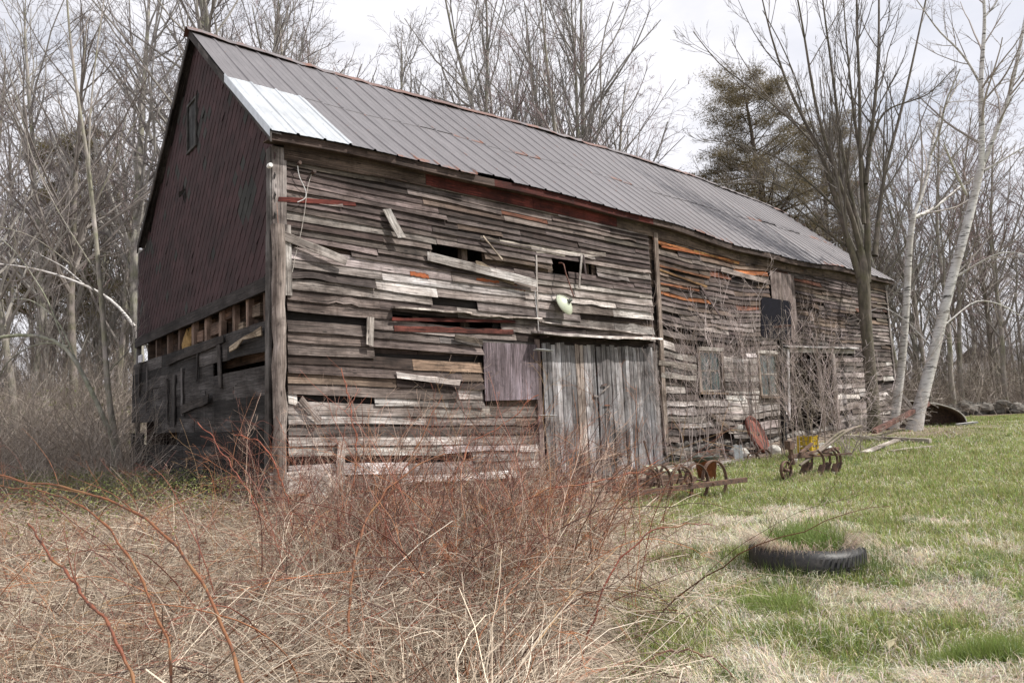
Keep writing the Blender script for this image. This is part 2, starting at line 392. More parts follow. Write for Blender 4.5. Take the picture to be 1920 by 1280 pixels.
# ------------------------------------------------------------------ grass, straw
def blades(g, x, y, h, wd, lean, cols, z0=None, az=None, curve=None):
    n = len(x); z = gh(x, y) if z0 is None else z0
    az = NR.random(n) * 2 * pi if az is None else az; fa = az + pi / 2 + NR.normal(0, .5, n)
    d = np.stack([np.cos(az), np.sin(az), np.zeros(n)], 1); s = np.stack([np.cos(fa), np.sin(fa), np.zeros(n)], 1)
    up = np.array([0, 0, 1.0]); B = np.stack([x, y, z - .01], 1)
    l1 = lean[:, None]; H = h[:, None]; W_ = wd[:, None]
    m = B + up * H * .55 * np.cos(l1 * .5) + d * H * .55 * np.sin(l1 * .5)
    t = m + up * H * .45 * np.cos(l1 * 1.25) + d * H * .45 * np.sin(l1 * 1.25)
    v = np.stack([B - s * W_, B + s * W_, m - s * W_ * .75, m + s * W_ * .75, t], 1).reshape(-1, 3)
    b = (np.arange(n) * 5)[:, None]; c = np.repeat(cols, 5, axis=0)
    g.add(v, b + np.array([[0, 1, 3, 2]]), c)
    g.t.append(b + np.array([[2, 3, 4]]) + (g.n - len(v)))
def scatter(n, y0, y1, x0f, x1f, pw=1.0):
    """denser close by: depth drawn with a power law"""
    u = NR.random(n); y = (y0 ** (1 - pw) + u * (y1 ** (1 - pw) - y0 ** (1 - pw))) ** (1 / (1 - pw)) if pw != 1 else y0 * (y1 / y0) ** u
    x = x0f(y) + NR.random(n) * (x1f(y) - x0f(y)); return x, y
def jcol(base, n, j=.18):
    base = np.asarray(base, float); return np.clip(base * (1 + NR.normal(0, j, (n, 1))) * (1 + NR.normal(0, j * .3, (n, 3))), .004, .9)
g = G()
x, y = scatter(420000, 3.0, 34, lambda y: -.4 + 0 * y, lambda y: 1.2 + y * .85, 1.25)
lw, dr = zone(x, y); gr = greenness(x, y); keep = NR.random(len(x)) < lw * (.22 + .78 * gr)
x, y, gr = x[keep], y[keep], gr[keep]; n = len(x)
tall = fbm(x * 1.3, y * 1.3, 61)
h = (.035 + .13 * tall * gr) * (.5 + NR.random(n) * 1.0) * (1 - .3 * sstep(12, 25, y)); wd = .0016 + .00028 * y
c = jcol((.27, .32, .10), n, .30) * (1 - (tall[:, None] - .5) * .5); yel = NR.random(n) < .2; c[yel] = jcol((.36, .32, .17), yel.sum())
blades(g, x, y, h, wd, NR.random(n) * .9 + .1, c)
# individual lush clumps
def clump(cx, cy, rx, ry, n, hh, col=(.21, .27, .078), lean=.7):
    a = NR.random(n) * 2 * pi; r = np.sqrt(NR.random(n)); x = cx + np.cos(a) * r * rx; y = cy + np.sin(a) * r * ry
    blades(g, x, y, hh * (.5 + NR.random(n) * .7) * (1.1 - r * .4), .0022 + np.zeros(n), NR.random(n) * lean + .1, jcol(col, n))
for px, py, rx, ry, n_, hh in ((1450, 1150, .32, .25, 2600, .17), (1500, 1090, .4, .12, 900, .12), (1830, 1262, .28, .12, 2200, .22), (1790, 1270, .2, .1, 1300, .2),
                               (1350, 1075, .45, .2, 1800, .12), (1900, 1240, .2, .2, 800, .16), (1570, 1215, .3, .08, 600, .12), (1640, 1190, .3, .1, 500, .1),
                               (1730, 1110, .5, .3, 1500, .09), (1480, 1190, .35, .12, 1300, .13), (1600, 985, .5, .5, 1500, .1), (1290, 870, .8, .4, 900, .12)):
    P = grd(px, py); clump(P[0], P[1], rx, ry, n_, hh)
cx_, cy_ = scatter(420, 3.4, 20, lambda y: .4 + .16 * y, lambda y: .8 + y * .8, 1.1); lw_, _ = zone(cx_, cy_)
for q1, q2, q3 in zip(cx_, cy_, lw_):
    if q3 < .5: continue
    r1 = .05 + .16 * NR.random() ** 2; cl = [(.24, .30, .09), (.15, .21, .07), (.30, .31, .13), (.20, .26, .12), (.38, .33, .20)][NR.integers(0, 5)]
    clump(q1, q2, r1, r1 * .8, int(60 + 900 * r1), .06 + .12 * NR.random() ** 1.5, cl, .6 + NR.random() * .8)
tag(g.build('grass', LEAF), None, None, kind='stuff')
g = G()
x, y = scatter(330000, 3.0, 26, lambda y: -.6 + 0 * y, lambda y: 1.2 + y * .85, 1.45)
lw, dr = zone(x, y); gr = greenness(x, y); keep = NR.random(len(x)) < lw * (.28 + .72 * (1 - gr))
x, y = x[keep], y[keep]; n = len(x); az = fbm(x * 1.7, y * 1.7, 71) * 16 + NR.normal(0, 1.0, n)
hgt = fbm(x * 2.2, y * 2.2, 81) * .06
blades(g, x, y, .04 + NR.random(n) * .16, .0011 + .0002 * y, 1.05 + NR.random(n) * .7, jcol((.60, .54, .43), n, .32), z0=gh(x, y) + hgt * NR.random(n), az=az)
tag(g.build('dead_grass', LEAF), None, None, kind='stuff')

# ------------------------------------------------------------------ the barn (local frame: x along the long wall, y into the building)
BARN = thing('barn', 'long weathered grey clapboard barn with a sagging grey metal roof and dark red shingled gable', 'barn', O, atan2(U[1], U[0]))
def bpart(name, g, m, parent=None, smooth=False, label=None):
    return g.build(name, m, parent or BARN, smooth, local=True, label=label)
EVS = np.array([(-.3, 6.17), (0, 6.17), (1.4, 6.23), (3.3, 6.29), (6, 6.30), (8, 6.32), (10.6, 6.27), (13.8, 6.10), (16.9, 6.07), (21.6, 6.22), (25.8, 6.16)])
RGS = np.array([(-.3, 9.93), (0, 9.93), (3.7, 9.98), (7, 10.13), (10, 10.29), (15, 10.42), (18.5, 10.44), (23.7, 10.26), (25.8, 10.12)])
HW = 4.39
def ev(s): return np.interp(s, EVS[:, 0], EVS[:, 1])
def rg(s): return np.interp(s, RGS[:, 0], RGS[:, 1])
def roofz(s, y):  # top surface, y 0 (eave) .. HW (ridge) .. 2HW
    yy = np.where(np.asarray(y) > HW, 2 * HW - np.asarray(y), y); f = yy / HW
    return ev(s) * (1 - f) + rg(s) * f - .05 * np.sin(pi * np.clip(f, 0, 1)) + .02 * np.sin(np.asarray(s) * 1.3 + f * 3)
ROOFC = np.array([.136, .126, .131])
def sheet(g, s0, s1, y0, y1, col, lift=0.0, seed=0, ragged=.02, rustamt=.0, panels=True):
    """ribbed metal sheet between two heights of the slope"""
    ribs = [.43 + .47 * k for k in range(-2, 56)]; xs_ = [s0]; dz = [0.0]
    for r in ribs:
        for o_, d_ in ((-.034, 0), (-.016, .026), (.016, .026), (.034, 0), (.155, .0), (.165, .005), (.30, .0), (.31, .005)):
            if s0 + .002 < r + o_ < s1 - .002: xs_.append(r + o_); dz.append(d_)
    xs_.append(s1); dz.append(0.0); xs_ = np.array(xs_); dz = np.array(dz)
    ny_ = 9; ts = np.linspace(0, 1, ny_); rr = np.random.default_rng(seed)
    pan = np.floor((xs_ - .43) / .94).astype(int); edge = rr.normal(0, ragged, 80)[pan + 5]; lift_e = np.abs(rr.normal(0, ragged * .8, 80))[pan + 5] * (rr.random(80) < .4)[pan + 5]
    pc = rr.normal(0, .025, 80)[pan + 5]; rst = (rr.random(80) < .25)[pan + 5]
    v = []; c = []; ru = []; gc = []
    for t in ts:
        y_ = y0 + (y1 - y0) * t + (edge if t == 0 else 0); z = roofz(xs_, y_) + dz + lift + (lift_e if t == 0 else 0)
        v.append(np.stack([xs_, np.broadcast_to(y_, xs_.shape), z], 1))
        c.append(np.asarray(col) * (1 + pc[:, None]))
        ru.append(rustamt * ((.34 * (t < .06) * rst) + .14 * (dz > .02)) + .0 * xs_)
        gc.append(np.stack([np.full_like(xs_, t * 5 + seed), xs_, np.zeros_like(xs_)], 1))
    v = np.array(v); m = len(xs_); ii = np.arange(ny_ * m).reshape(ny_, m); f = np.stack([ii[:-1, :-1], ii[:-1, 1:], ii[1:, 1:], ii[1:, :-1]], -1).reshape(-1, 4)
    top = v.reshape(-1, 3); bot = top - np.array([0, 0, .005]); k = len(top)
    g.add(top, f, np.array(c).reshape(-1, 3), np.array(gc).reshape(-1, 3), np.array(ru).ravel())
    g.add(bot, f[:, ::-1], np.array(c).reshape(-1, 3) * .5, np.array(gc).reshape(-1, 3), np.array(ru).ravel())
    e = np.vstack([top[:m], bot[:m]]); g.add(e, [(i + 1, i, m + i, m + i + 1) for i in range(m - 1)], np.asarray(col) * .5)
SY = 2.13
g = G(); sheet(g, 1.40, 25.7, .0, SY + .05, ROOFC * 1.02, .0, 3, .022, 1.0); roof = bpart('roof', g, ROOF)
g = G(); sheet(g, -.02, 25.72, SY - .08, HW + .02, ROOFC, .010, 5, .03, 1.0); bpart('upper_roof_sheet', g, ROOF, roof)
g = G(); sheet(g, -.02, 25.7, 2 * HW, HW - .02, ROOFC * .95, .006, 8, .02, .7); bpart('rear_roof_sheet', g, ROOF, roof)
g = G(); sheet(g, -.045, 1.46, -.02, SY + .02, (.43, .455, .48), .006, 9, .004, .35)
v = [(-.047, -.02, float(roofz(0, 0)) + .012), (-.047, SY, float(roofz(0, SY)) + .012), (-.047, SY, float(roofz(0, SY)) - .13), (-.047, -.02, float(roofz(0, 0)) - .13)]
g.add(v, [(0, 1, 2, 3)], (.5, .54, .58)); g.add(np.array(v) + [.006, 0, 0], [(3, 2, 1, 0)], (.5, .54, .58))
for yy_ in (.12, .75, 1.4, 2.0):
    for xx_ in (.05, .30, .52, .78, .99, 1.25, 1.40): zq = float(roofz(xx_, yy_)) + .012; g.add([(xx_ - .009, yy_ - .009, zq + .004), (xx_ + .009, yy_ - .009, zq + .004), (xx_ + .009, yy_ + .009, zq + .012), (xx_ - .009, yy_ + .009, zq + .012)], [(0, 1, 2, 3)], (.08, .05, .04))
bpart('white_roof_panel', g, ROOF, roof, label='newer white metal panel at the near lower corner of the roof')
g = G(); rr = np.random.default_rng(4); s = -.1
while s < 25.7:      # ridge cap in short lapped lengths
    L = 1.25 + rr.random() * .5; n = 7; xs_ = np.linspace(s, min(s + L, 25.8), n); wv = rr.normal(0, .012, n); dzz = .03 + rr.random() * .02
    prof = [(-.17, -.16), (-.09, -.065), (-.03, .0), (.03, .0), (.09, -.065), (.17, -.16)]
    v = np.array([[x_, HW + a, rg(x_) + b * .86 + dzz + k_] for x_, k_ in zip(xs_, wv) for a, b in prof]); m = 6
    f = [(i * m + j, (i + 1) * m + j, (i + 1) * m + j + 1, i * m + j + 1) for i in range(n - 1) for j in range(m - 1)]
    g.add(v, f, (.15, .085, .068) if rr.random() < .5 else (.15, .13, .13), None, .22 if s < 14 else .05); g.add(v - [0, 0, .01], [q[::-1] for q in f], (.1, .05, .04)); s += L - .06
bpart('ridge_cap', g, ROOF, roof)

# colours of boards (linear base colours)
PAL = dict(grey=(.225, .212, .204), pale=(.40, .38, .365), white=(.50, .48, .455), brown=(.120, .094, .076), warm=(.135, .098, .073), purple=(.098, .082, .080),
           dark=(.055, .042, .038), black=(.022, .019, .018), red=(.15, .036, .027), orange=(.27, .10, .036), olive=(.120, .107, .088), mid=(.145, .127, .119))
for k_ in ('mid', 'purple', 'brown', 'dark', 'grey', 'olive'): PAL[k_] = tuple(np.array(PAL[k_]) * (.97, .925, .90))
PAL['rusty'] = (.15, .062, .038)
def pick(wts, rng=RS):
    k = list(wts); c = rng.choices(k, [wts[i] for i in k])[0]; j = max(.45, 1 + rng.gauss(0, .24))
    return np.clip(np.array(PAL[c]) * j * (1 + np.array([rng.gauss(0, .014) for _ in range(3)])), .01, .8)
def palA(s, z):
    if z < 1.2: return dict(pale=6, grey=3, white=1.6, mid=.8)
    if z < 2.15: return dict(mid=3, grey=3.5, brown=1.5, pale=2.2, warm=1)
    if z < 3.0: return dict(brown=4, warm=2, mid=3, grey=1.2, dark=1, rusty=.5)
    if z < 3.45: return dict(mid=2, grey=2, dark=2, brown=1, rusty=.8)
    if z < 4.35: return dict(grey=5, mid=2, pale=2, purple=1)
    if z < 5.0: return dict(mid=3, purple=2, grey=2.5, brown=1, dark=.5)
    return dict(rusty=.4, purple=5, mid=3, olive=1.2, grey=1.0, brown=1.2, dark=1.0)
def palB(s, z):
    if z < 1.6: return dict(pale=4, grey=4, mid=2)
    if z < 3.1: return dict(pale=2.5, grey=3, mid=3, purple=1)
    if z < 4.2: return dict(mid=3, purple=3, grey=2, brown=1)
    return dict(rusty=1.2, dark=3.2, brown=3, warm=2, purple=3.5, mid=1.5, orange=.45 if s < 14 else 0.05, olive=1)
ZB = np.array([(-.3, .50), (0, .48), (1.3, .42), (3.5, .28), (5.8, .18), (10, .12), (10.2, .60), (13.4, .55), (16.4, .55), (20, .35), (25.4, .50)])
def zb(s): return float(np.interp(s, ZB[:, 0], ZB[:, 1]))
YW = .30
def rows_between(z0, z1, steps):
    out = [z0]
    while out[-1] < z1:
        z = out[-1]; e = next(e for lim, e in steps if z < lim); out.append(z + e * RS.uniform(.93, 1.07))
    return out
def siding(g, s0, s1, rows, excl, pal, miss=.03, lens=(1.4, 4.2), zref=.45, sagf=None, swob=.006):
    for i in range(len(rows) - 1):
        zr, zr2 = rows[i], rows[i + 1]; ex = zr2 - zr; zm = (zr + zr2) / 2
        iv = [(s0, s1)]
        for (a, b, c, d) in excl:
            if c < zm < d: iv = [(p, q) for (l, r) in iv for (p, q) in ((l, min(r, a)), (max(l, b), r)) if q - p > .06]
        for (l, r) in iv:
            s = l
            while s < r - .02:
                L = RS.uniform(*lens); e = min(r, s + L)
                if r - e < .5: e = r
                if RS.random() >= miss:
                    col = pick(pal((s + e) / 2, zm)); n = max(2, int((e - s) / .14)); out = RS.uniform(.036, .060); notch = RS.random() < .13; bow = RS.gauss(0, .010); nk = RS.randint(0, max(1, int((e - s) / .14))) 
                    sd = RS.random() * 60; tw = RS.gauss(0, .004); dropa = RS.gauss(0, swob); dropb = RS.gauss(0, swob)
                    if RS.random() < .10: dropb -= RS.uniform(.02, .05)
                    if RS.random() < .06: dropa -= RS.uniform(.02, .05)
                    endout = RS.uniform(.01, .06) if RS.random() < .18 else 0; vs = []; gs = []
                    for k in range(n + 1):
                        t = k / n; x_ = s + (e - s) * t
                        zz = zb(x_) + (zr - zref) / (6.1 - zref) * (6.1 - zb(x_)) if zref is not None else zr
                        sg = sagf(x_, zr) if sagf else 0; zz += dropa * (1 - t) + dropb * t + RS.gauss(0, .0012) + bow * sin(pi * t) + .004 * sin(x_ * 2.3 + sd) + sg + (RS.uniform(.015, .04) if notch and abs(k - nk) < 2 else 0)
                        yo = YW - out - (endout * max(0, t * 2 - 1) ** 2) + RS.gauss(0, .0008) - tw * t
                        th = .014; zt_ = zz + ex + .03
                        xe = x_ + (RS.uniform(-.012, .012) if k in (0, n) else 0)
                        vs += [(x_ + (.003 if k == 0 else -.003 if k == n else 0), yo, zz), (x_ + (.003 if k == 0 else -.003 if k == n else 0), YW - .006, zt_), (x_, YW + .006, zt_), (x_, yo + th, zz + .001)]
                        gs += [(x_ + sd, sd, sd), (x_ + sd, sd + ex, sd), (x_ + sd, sd + ex, sd), (x_ + sd, sd, sd)]
                    f = []
                    for k in range(n):
                        o = k * 4
                        for j in range(4): f.append((o + j, o + 4 + j, o + 4 + (j + 1) % 4, o + (j + 1) % 4))
                    f.append((0, 1, 2, 3)); q = n * 4; f.append((q + 3, q + 2, q + 1, q))
                    g.add(vs, f, col, gs)
                s = e
def px2(*pts): return [front(*p) for p in pts]
rowsA = rows_between(.45, 6.02, ((4.35, .172), (9, .122)))
exA = [(4.33, 5.82, 1.78, 2.93), (5.80, 9.82, 0, 3.16), (2.3, 4.85, 3.22, 3.46), (3.2, 4.5, 4.58, 4.80), (6.42, 7.9, 4.70, 4.92), (.5, 1.9, 1.72, 1.98), (.45, 1.5, 4.32, 4.5)]
g = G(); siding(g, .34, 9.95, rowsA, exA, palA, .025, (1.0, 3.8))
def sagB(s, z): return -.10 * sin(pi * min(1, max(0, (s - 10.2) / 6.2))) * (1 if z > 2 else .4) + .02 * sin(s * 2.1)
rowsB = rows_between(.45, 6.02, ((3.2, .185), (9, .135)))
exB = [(11.70, 13.0, 1.62, 3.12), (14.85, 16.15, 1.50, 3.14), (15.95, 17.6, 3.42, 5.62), (10.3, 11.7, 3.36, 3.56), (13.0, 13.9, 3.9, 4.05)]
siding(g, 10.16, 16.4, rowsB, exB, palB, .05, (.5, 2.6), sagf=sagB, swob=.013)
siding(g, 16.4, 25.35, rowsB, [(16.2, 20.0, 0, 3.2), (15.95, 17.6, 3.42, 5.62), (21.3, 22.6, 4.4, 4.62)], palB, .05, (.5, 2.6), swob=.014)
siding(g, 19.6, 25.35, [r - .08 for r in rowsB if r < 3.2], [], lambda s, z: dict(purple=3, mid=3, dark=1.5), .02, (.8, 2.5)) if False else None
bpart('clapboard_siding', g, WOOD)
# rough sheathing seen through the gaps, left open where the photo shows black holes
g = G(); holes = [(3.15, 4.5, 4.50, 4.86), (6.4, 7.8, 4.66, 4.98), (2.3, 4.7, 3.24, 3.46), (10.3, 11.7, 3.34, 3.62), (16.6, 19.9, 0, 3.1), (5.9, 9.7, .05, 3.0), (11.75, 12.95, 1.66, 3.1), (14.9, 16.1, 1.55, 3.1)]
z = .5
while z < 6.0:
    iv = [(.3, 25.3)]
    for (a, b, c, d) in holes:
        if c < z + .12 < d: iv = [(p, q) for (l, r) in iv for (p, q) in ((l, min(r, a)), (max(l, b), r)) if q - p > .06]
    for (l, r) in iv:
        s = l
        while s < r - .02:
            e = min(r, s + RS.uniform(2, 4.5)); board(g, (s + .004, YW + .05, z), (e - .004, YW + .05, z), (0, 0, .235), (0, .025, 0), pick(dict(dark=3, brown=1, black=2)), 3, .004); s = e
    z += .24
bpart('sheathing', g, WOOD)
# framing inside, back wall, far gable: the holes look into a real dark barn
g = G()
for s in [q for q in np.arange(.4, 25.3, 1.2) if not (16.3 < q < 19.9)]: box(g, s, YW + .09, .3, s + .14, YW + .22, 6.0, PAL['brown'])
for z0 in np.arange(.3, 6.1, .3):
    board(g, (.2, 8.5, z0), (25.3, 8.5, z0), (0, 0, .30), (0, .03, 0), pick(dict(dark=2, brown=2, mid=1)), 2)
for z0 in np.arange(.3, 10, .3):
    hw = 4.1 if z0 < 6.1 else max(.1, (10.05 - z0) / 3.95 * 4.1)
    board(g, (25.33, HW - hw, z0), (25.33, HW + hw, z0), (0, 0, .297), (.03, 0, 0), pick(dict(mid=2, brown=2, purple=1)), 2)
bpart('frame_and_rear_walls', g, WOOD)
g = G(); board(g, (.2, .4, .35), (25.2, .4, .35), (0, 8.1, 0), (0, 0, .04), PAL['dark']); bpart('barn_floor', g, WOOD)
# eave: soffit, fascia and rafter ends
g = G()
for k in range(44):
    a, b = -.02 + k * .584, -.02 + (k + 1) * .584
    z1, z2 = float(roofz(a, .03)), float(roofz(b, .03)); c = np.array(PAL['red']) * .45 if 4.2 < a < 9.9 else np.array((.075, .055, .047))
    c = c * RS.uniform(.75, 1.2)
    board(g, (a, .045, z1 - .175), (b, .045, z2 - .175), (0, 0, .145), (0, .025, 0), c, 1)
    board(g, (a, .07, z1 - .16), (b, .07, z2 - .16), (0, .26, .02), (0, 0, .02), np.array(PAL['brown']) * .8, 1)
bpart('eave_board', g, WOOD)
g = G()
for k in range(9):
    a, b = .3 + k * 2.8, min(.3 + (k + 1) * 2.8 - .01, 25.3); a_, b_ = a, b
    z1, z2 = float(ev(a)) - .43, float(ev(b)) - .43
    c = np.array(PAL['red']) * .75 if k in (1, 2) else np.array(PAL['brown']) * .8 if k == 0 else PAL['brown']
    board(g, (a, YW - .055, z1 + .06), (b, YW - .055, z2 + .06), (0, 0, .27), (0, .03, 0), np.array(c) * RS.uniform(.8, 1.1), 8, .003)
bpart('frieze_board', g, WOOD)
# gable wall: diamond asphalt shingles above, dark boards below
def gtop(t): return float(np.interp(t if t < HW else 2 * HW - t, [0, HW], [6.17, 9.93])) - .10
GW0, GW1 = .30, 9.15
g = G()
board(g, (.15, GW0, 3.82), (.15, GW1 + .2, 3.82), (0, 0, 2.3), (.03, 0, 0), PAL['black'])
zz = 6.12
while zz < 9.7:
    hw = (9.80 - zz - .25) / 3.76 * 4.39
    if hw > .1: board(g, (.15, HW - hw, zz), (.15, HW + hw, zz), (0, 0, .25), (.03, 0, 0), PAL['black'])
    zz += .25
bpart('gable_sheathing', g, WOOD)
g = G(); rr = random.Random(5); a_, b_ = .135, .165; row = 0; z = 3.70
while z < 10:
    off = a_ if row % 2 else 0; t = GW0 - .1 + off
    while t < GW1 + .35:
        zc = z; top = gtop(min(t, 8.75))
        inwin = 4.36 < t < 5.0 and 7.38 < zc + .02 < 8.55; hole = abs(t - 5.23) < .16 and abs(zc - 6.62) < .14
        if zc + b_ < top + .1 and zc - b_ * .3 > 3.66 and GW0 - .05 < t < GW1 + .22 and not inwin and not hole and rr.random() > .0015:
            dark = fbm(t * .7, zc * .9, 91) > .70 or rr.random() < .03
            c = np.array((.026,.026,.024) if dark else (.037, .0165, .0185)) * (1 + rr.gauss(0, .10)); j = rr.gauss(0, .003); curl = abs(rr.gauss(0, .004)) + .010
            if rr.random() < .02: curl += .02
            zt_ = min(zc + b_, top); zl = max(zc - b_, 3.72); x0 = .150
            o_ = .145 - (row % 3) * .0012
            v = [(o_ - curl, t + j, zl), (o_ - .008, t + a_ - .004, zc), (o_ - .001, t + j, zt_), (o_ - .008, t - a_ + .004, zc)]
            w_ = [(x + .006, y_, z_) for x, y_, z_ in v]; gcs = [(y_, z_, 0) for x, y_, z_ in v + w_]
            g.add(v + w_, [(0, 3, 2, 1), (4, 5, 6, 7), (0, 1, 5, 4), (1, 2, 6, 5), (2, 3, 7, 6), (3, 0, 4, 7)], c, gcs)
        t += 2 * a_
    z += b_; row += 1
bpart('gable_shingles', g, SHING)
# the torn flap and the gable window
g = G(); g.add([(.135, 5.14, 6.68), (.02, 5.2, 6.6), (.05, 5.32, 6.5), (.12, 5.36, 6.6)], [(0, 1, 2, 3)], (.06, .062, .06)); g.add([(.13, 5.14, 6.68), (.015, 5.2, 6.6), (.045, 5.32, 6.5), (.115, 5.36, 6.6)], [(3, 2, 1, 0)], (.06, .062, .06))
bpart('torn_flap', g, SHING)
g = G()
for (a, b, c, d) in ((4.36, 4.41, 7.45, 8.45), (4.95, 5.00, 7.45, 8.45), (4.36, 5.0, 8.453, 8.5), (4.34, 5.02, 7.39, 7.447)): box(g, .10, a, c, .19, b, d, (.07, .072, .07))
win = bpart('gable_window', g, WOOD); g = G()
for k in range(5): box(g, .135, 4.413 + k * .107, 7.45, .155, 4.413 + k * .107 + .103, 8.45, np.array((.045, .048, .05)) * RS.uniform(.6, 1.5))
bpart('boarded_pane', g, WOOD, win)
# lower gable
g = G(); z = .40; k = 0
while z < 3.02:
    hgt_ = RS.uniform(.2, .3); t = GW0 + .02
    while t < 9.45 + (3 - z) * .10:
        e = min(9.55 + (3 - z) * .10, t + RS.uniform(1.2, 3.6))
        if not (8.0 < (t + e) / 2 < 9.4 and 1.2 < z < 1.42) and RS.random() > .03:
            board(g, (.12 - RS.uniform(0, .02), t + .004, z), (.12 - RS.uniform(0, .03), e - .004, z + RS.uniform(-.02, .02)), (0, 0, hgt_ + .012), (.02, 0, 0), np.array((.026, .0245, .024)) * RS.uniform(.5, 3.2), 5, .006, .006, .04)
        t = e
    z += hgt_
bpart('tarred_boards', g, WOOD)
g = G()
board(g, (.09, GW0, 3.66), (.09, 9.4, 3.60), (0, 0, .24), (.05, 0, 0), (.035, .031, .03), 8, .006)
bpart('gable_beam', g, WOOD)
g = G()
for t, wd_ in ((.75, .12), (1.55, .13), (2.25, .12), (3.0, .14), (3.85, .13), (4.7, .16), (5.7, .13), (6.6, .12), (7.6, .12)):
    board(g, (.19, t, 2.9), (.19, t + RS.uniform(-.03, .03), 3.7), (0, wd_, 0), (.1, 0, 0), np.array((.17, .125, .10)) * RS.uniform(.7, 1.3), 3, .004)
board(g, (.22, GW0, 2.85), (.22, 9.3, 2.85), (0, 0, .2), (.12, 0, 0), (.09, .065, .05), 5)
[bpart('gable_studs', q_, WOOD) for q_ in g.pieces()]
g = G()   # nogging and stuffing between the studs
for t, zc, c in ((1.2, 3.35, (.16, .13, .10)), (2.0, 3.12, (.30, .25, .19)), (3.3, 3.3, (.13, .09, .07)), (4.3, 3.25, (.15, .10, .075)), (2.6, 3.5, (.10, .06, .04))):
    board(g, (.25, t, zc), (.25, t + .55, zc), (0, 0, .22), (.14, 0, 0), c, 2, .01)
[bpart('nogging', q_, WOOD) for q_ in g.pieces()]
g = G(); blob(g, (.36, 5.45, 3.3), .33, (.30, .19, .07), 3, 14, (.5, .9, 1.1), .4); bpart('hay_stuffing', g, GROUND)
g = G()   # inner lining board behind the studs
for z0 in np.arange(2.6, 3.9, .22): board(g, (.42, .4, z0), (.42, 9.2, z0), (0, 0, .21), (.02, 0, 0), np.array((.08, .052, .036)) * RS.uniform(.4, 1.4), 3)
bpart('inner_lining', g, WOOD)
g = G()   # odd battens and a window frame on the lower gable
for (t0, z0, t1, z1, wd_, c) in ((5.05, 2.75, 5.0, 1.75, .12, .09), (6.2, 2.6, 6.15, 1.6, .10, .06), (5.6, 2.65, 5.6, 1.55, .22, .07), (2.7, 3.0, 2.6, 2.2, .16, .11), (8.0, 3.0, 8.0, 1.9, .05, .10), (8.7, 3.2, 8.75, 2.3, .10, .09), (4.0, 3.0, 4.05, 2.4, .06, .05)):
    board(g, (.06, t0, z0), (.06, t1, z1), (0, wd_, 0), (.02, 0, 0), np.array((1, .95, .92)) * c, 3, .004)
board(g, (.03, 3.2, 1.95), (.05, 5.1, 1.80), (0, 0, .16), (.02, 0, 0), (.05, .045, .042), 4, .01, .02)
board(g, (.05, 2.5, 3.02), (.05, 6.3, 2.88), (0, 0, .12), (.02, 0, 0), (.05, .045, .042), 4, .01, .01)
board(g, (.03, .6, 2.98), (.0, 2.0, 2.78), (0, 0, .10), (.03, .02, 0), (.32, .27, .2), 4, .02, .02)
[bpart('gable_battens', q_, WOOD) for q_ in g.pieces()]
g = G(); box(g, .03, 8.35, 3.16, .05, 8.75, 3.34, (.62, .62, .66)); bpart('white_tin_patch', g, PLAIN)
# rake trim and overhang boards
g = G()
for (y0, y1, n) in ((0.0, HW, 7), (2 * HW + .0, HW, 7)):
    for k in range(n):
        ya = y0 + (y1 - y0) * k / n; yb = y0 + (y1 - y0) * (k + 1) / n
        za, zb_ = float(roofz(0, ya)), float(roofz(0, yb)); c = np.array((.06, .055, .052)) * RS.uniform(.6, 1.4)
        board(g, (-.03, ya, za - .20), (-.03, yb, zb_ - .20), (0, 0, .175), (.025, 0, 0), c, 3, .006)
        board(g, (-.005, ya, za - .05), (-.005, yb, zb_ - .05), (.16, 0, 0), (0, 0, .02), np.array(c) * .8, 1)
bpart('rake_board', g, WOOD)
# corner post: boxed trim above, bare log below, thin outer trim on the gable side
g = G()
board(g, (.10, YW - .045, 4.62), (.10, YW - .045, 6.02), (.24, 0, 0), (0, .04, 0), (.23, .21, .20), 6, .002)
board(g, (.06, YW - .04, 3.1), (.075, YW - .03, 6.0), (0, .17, 0), (.04, 0, 0), (.13, .125, .12), 8, .004)
board(g, (.02, YW - .02, .25), (.06, YW - .04, 4.6), (0, .18, 0), (.04, 0, 0), (.105, .10, .095), 12, .005)
[bpart('corner_trim', q_, WOOD) for q_ in g.pieces()]
g = G(); pts = np.array([(.16 + .012 * sin(i * 1.7), .17 + .01 * sin(i * 2.3), .12 + i * .325) for i in range(15)]); rr_ = np.array([.105 + .010 * sin(i * 2.9) for i in range(15)])
tubes(g, pts[None], rr_[None], (.24, .21, .19), 12); q = g.v[-1]
g.g[-1] = np.stack([q[:, 2], np.arctan2(q[:, 1] - .17, q[:, 0] - .16) * .14, q[:, 0] * 0], 1)
bpart('corner_log', g, WOOD, label='bare grey log post at the near corner', smooth=True)
g = G(); board(g, (.24, YW - .075, 3.55), (.225, YW - .075, 4.72), (.17, 0, 0), (0, .03, 0), (.42, .41, .39), 4, .006); bpart('short_corner_board', g, WOOD)
g = G(); board(g, (10.02, YW - .09, .62), (10.14, YW - .085, 6.0), (.15, 0, 0), (0, .05, 0), (.24, .20, .17), 14, .006, .004); bpart('wall_post', g, WOOD, label='upright trim board between the two stretches of siding')
g = G(); board(g, (5.86, YW - .06, 3.2), (5.92, YW - .055, 4.9), (.03, 0, 0), (0, .02, 0), (.30, .28, .26), 5, .004); bpart('seam_batten', g, WOOD)
g = G(); board(g, (9.3 * 0 + 25.24, YW - .08, .5), (25.24, YW - .08, 6.0), (.12, 0, 0), (0, .04, 0), (.26, .24, .23), 6); board(g, (.14, 9.38, .6), (.14, 9.3, 6.2), (0, .1, 0), (.1, 0, 0), (.2, .2, .2), 6)
[bpart('end_trim', q_, WOOD) for q_ in g.pieces()]
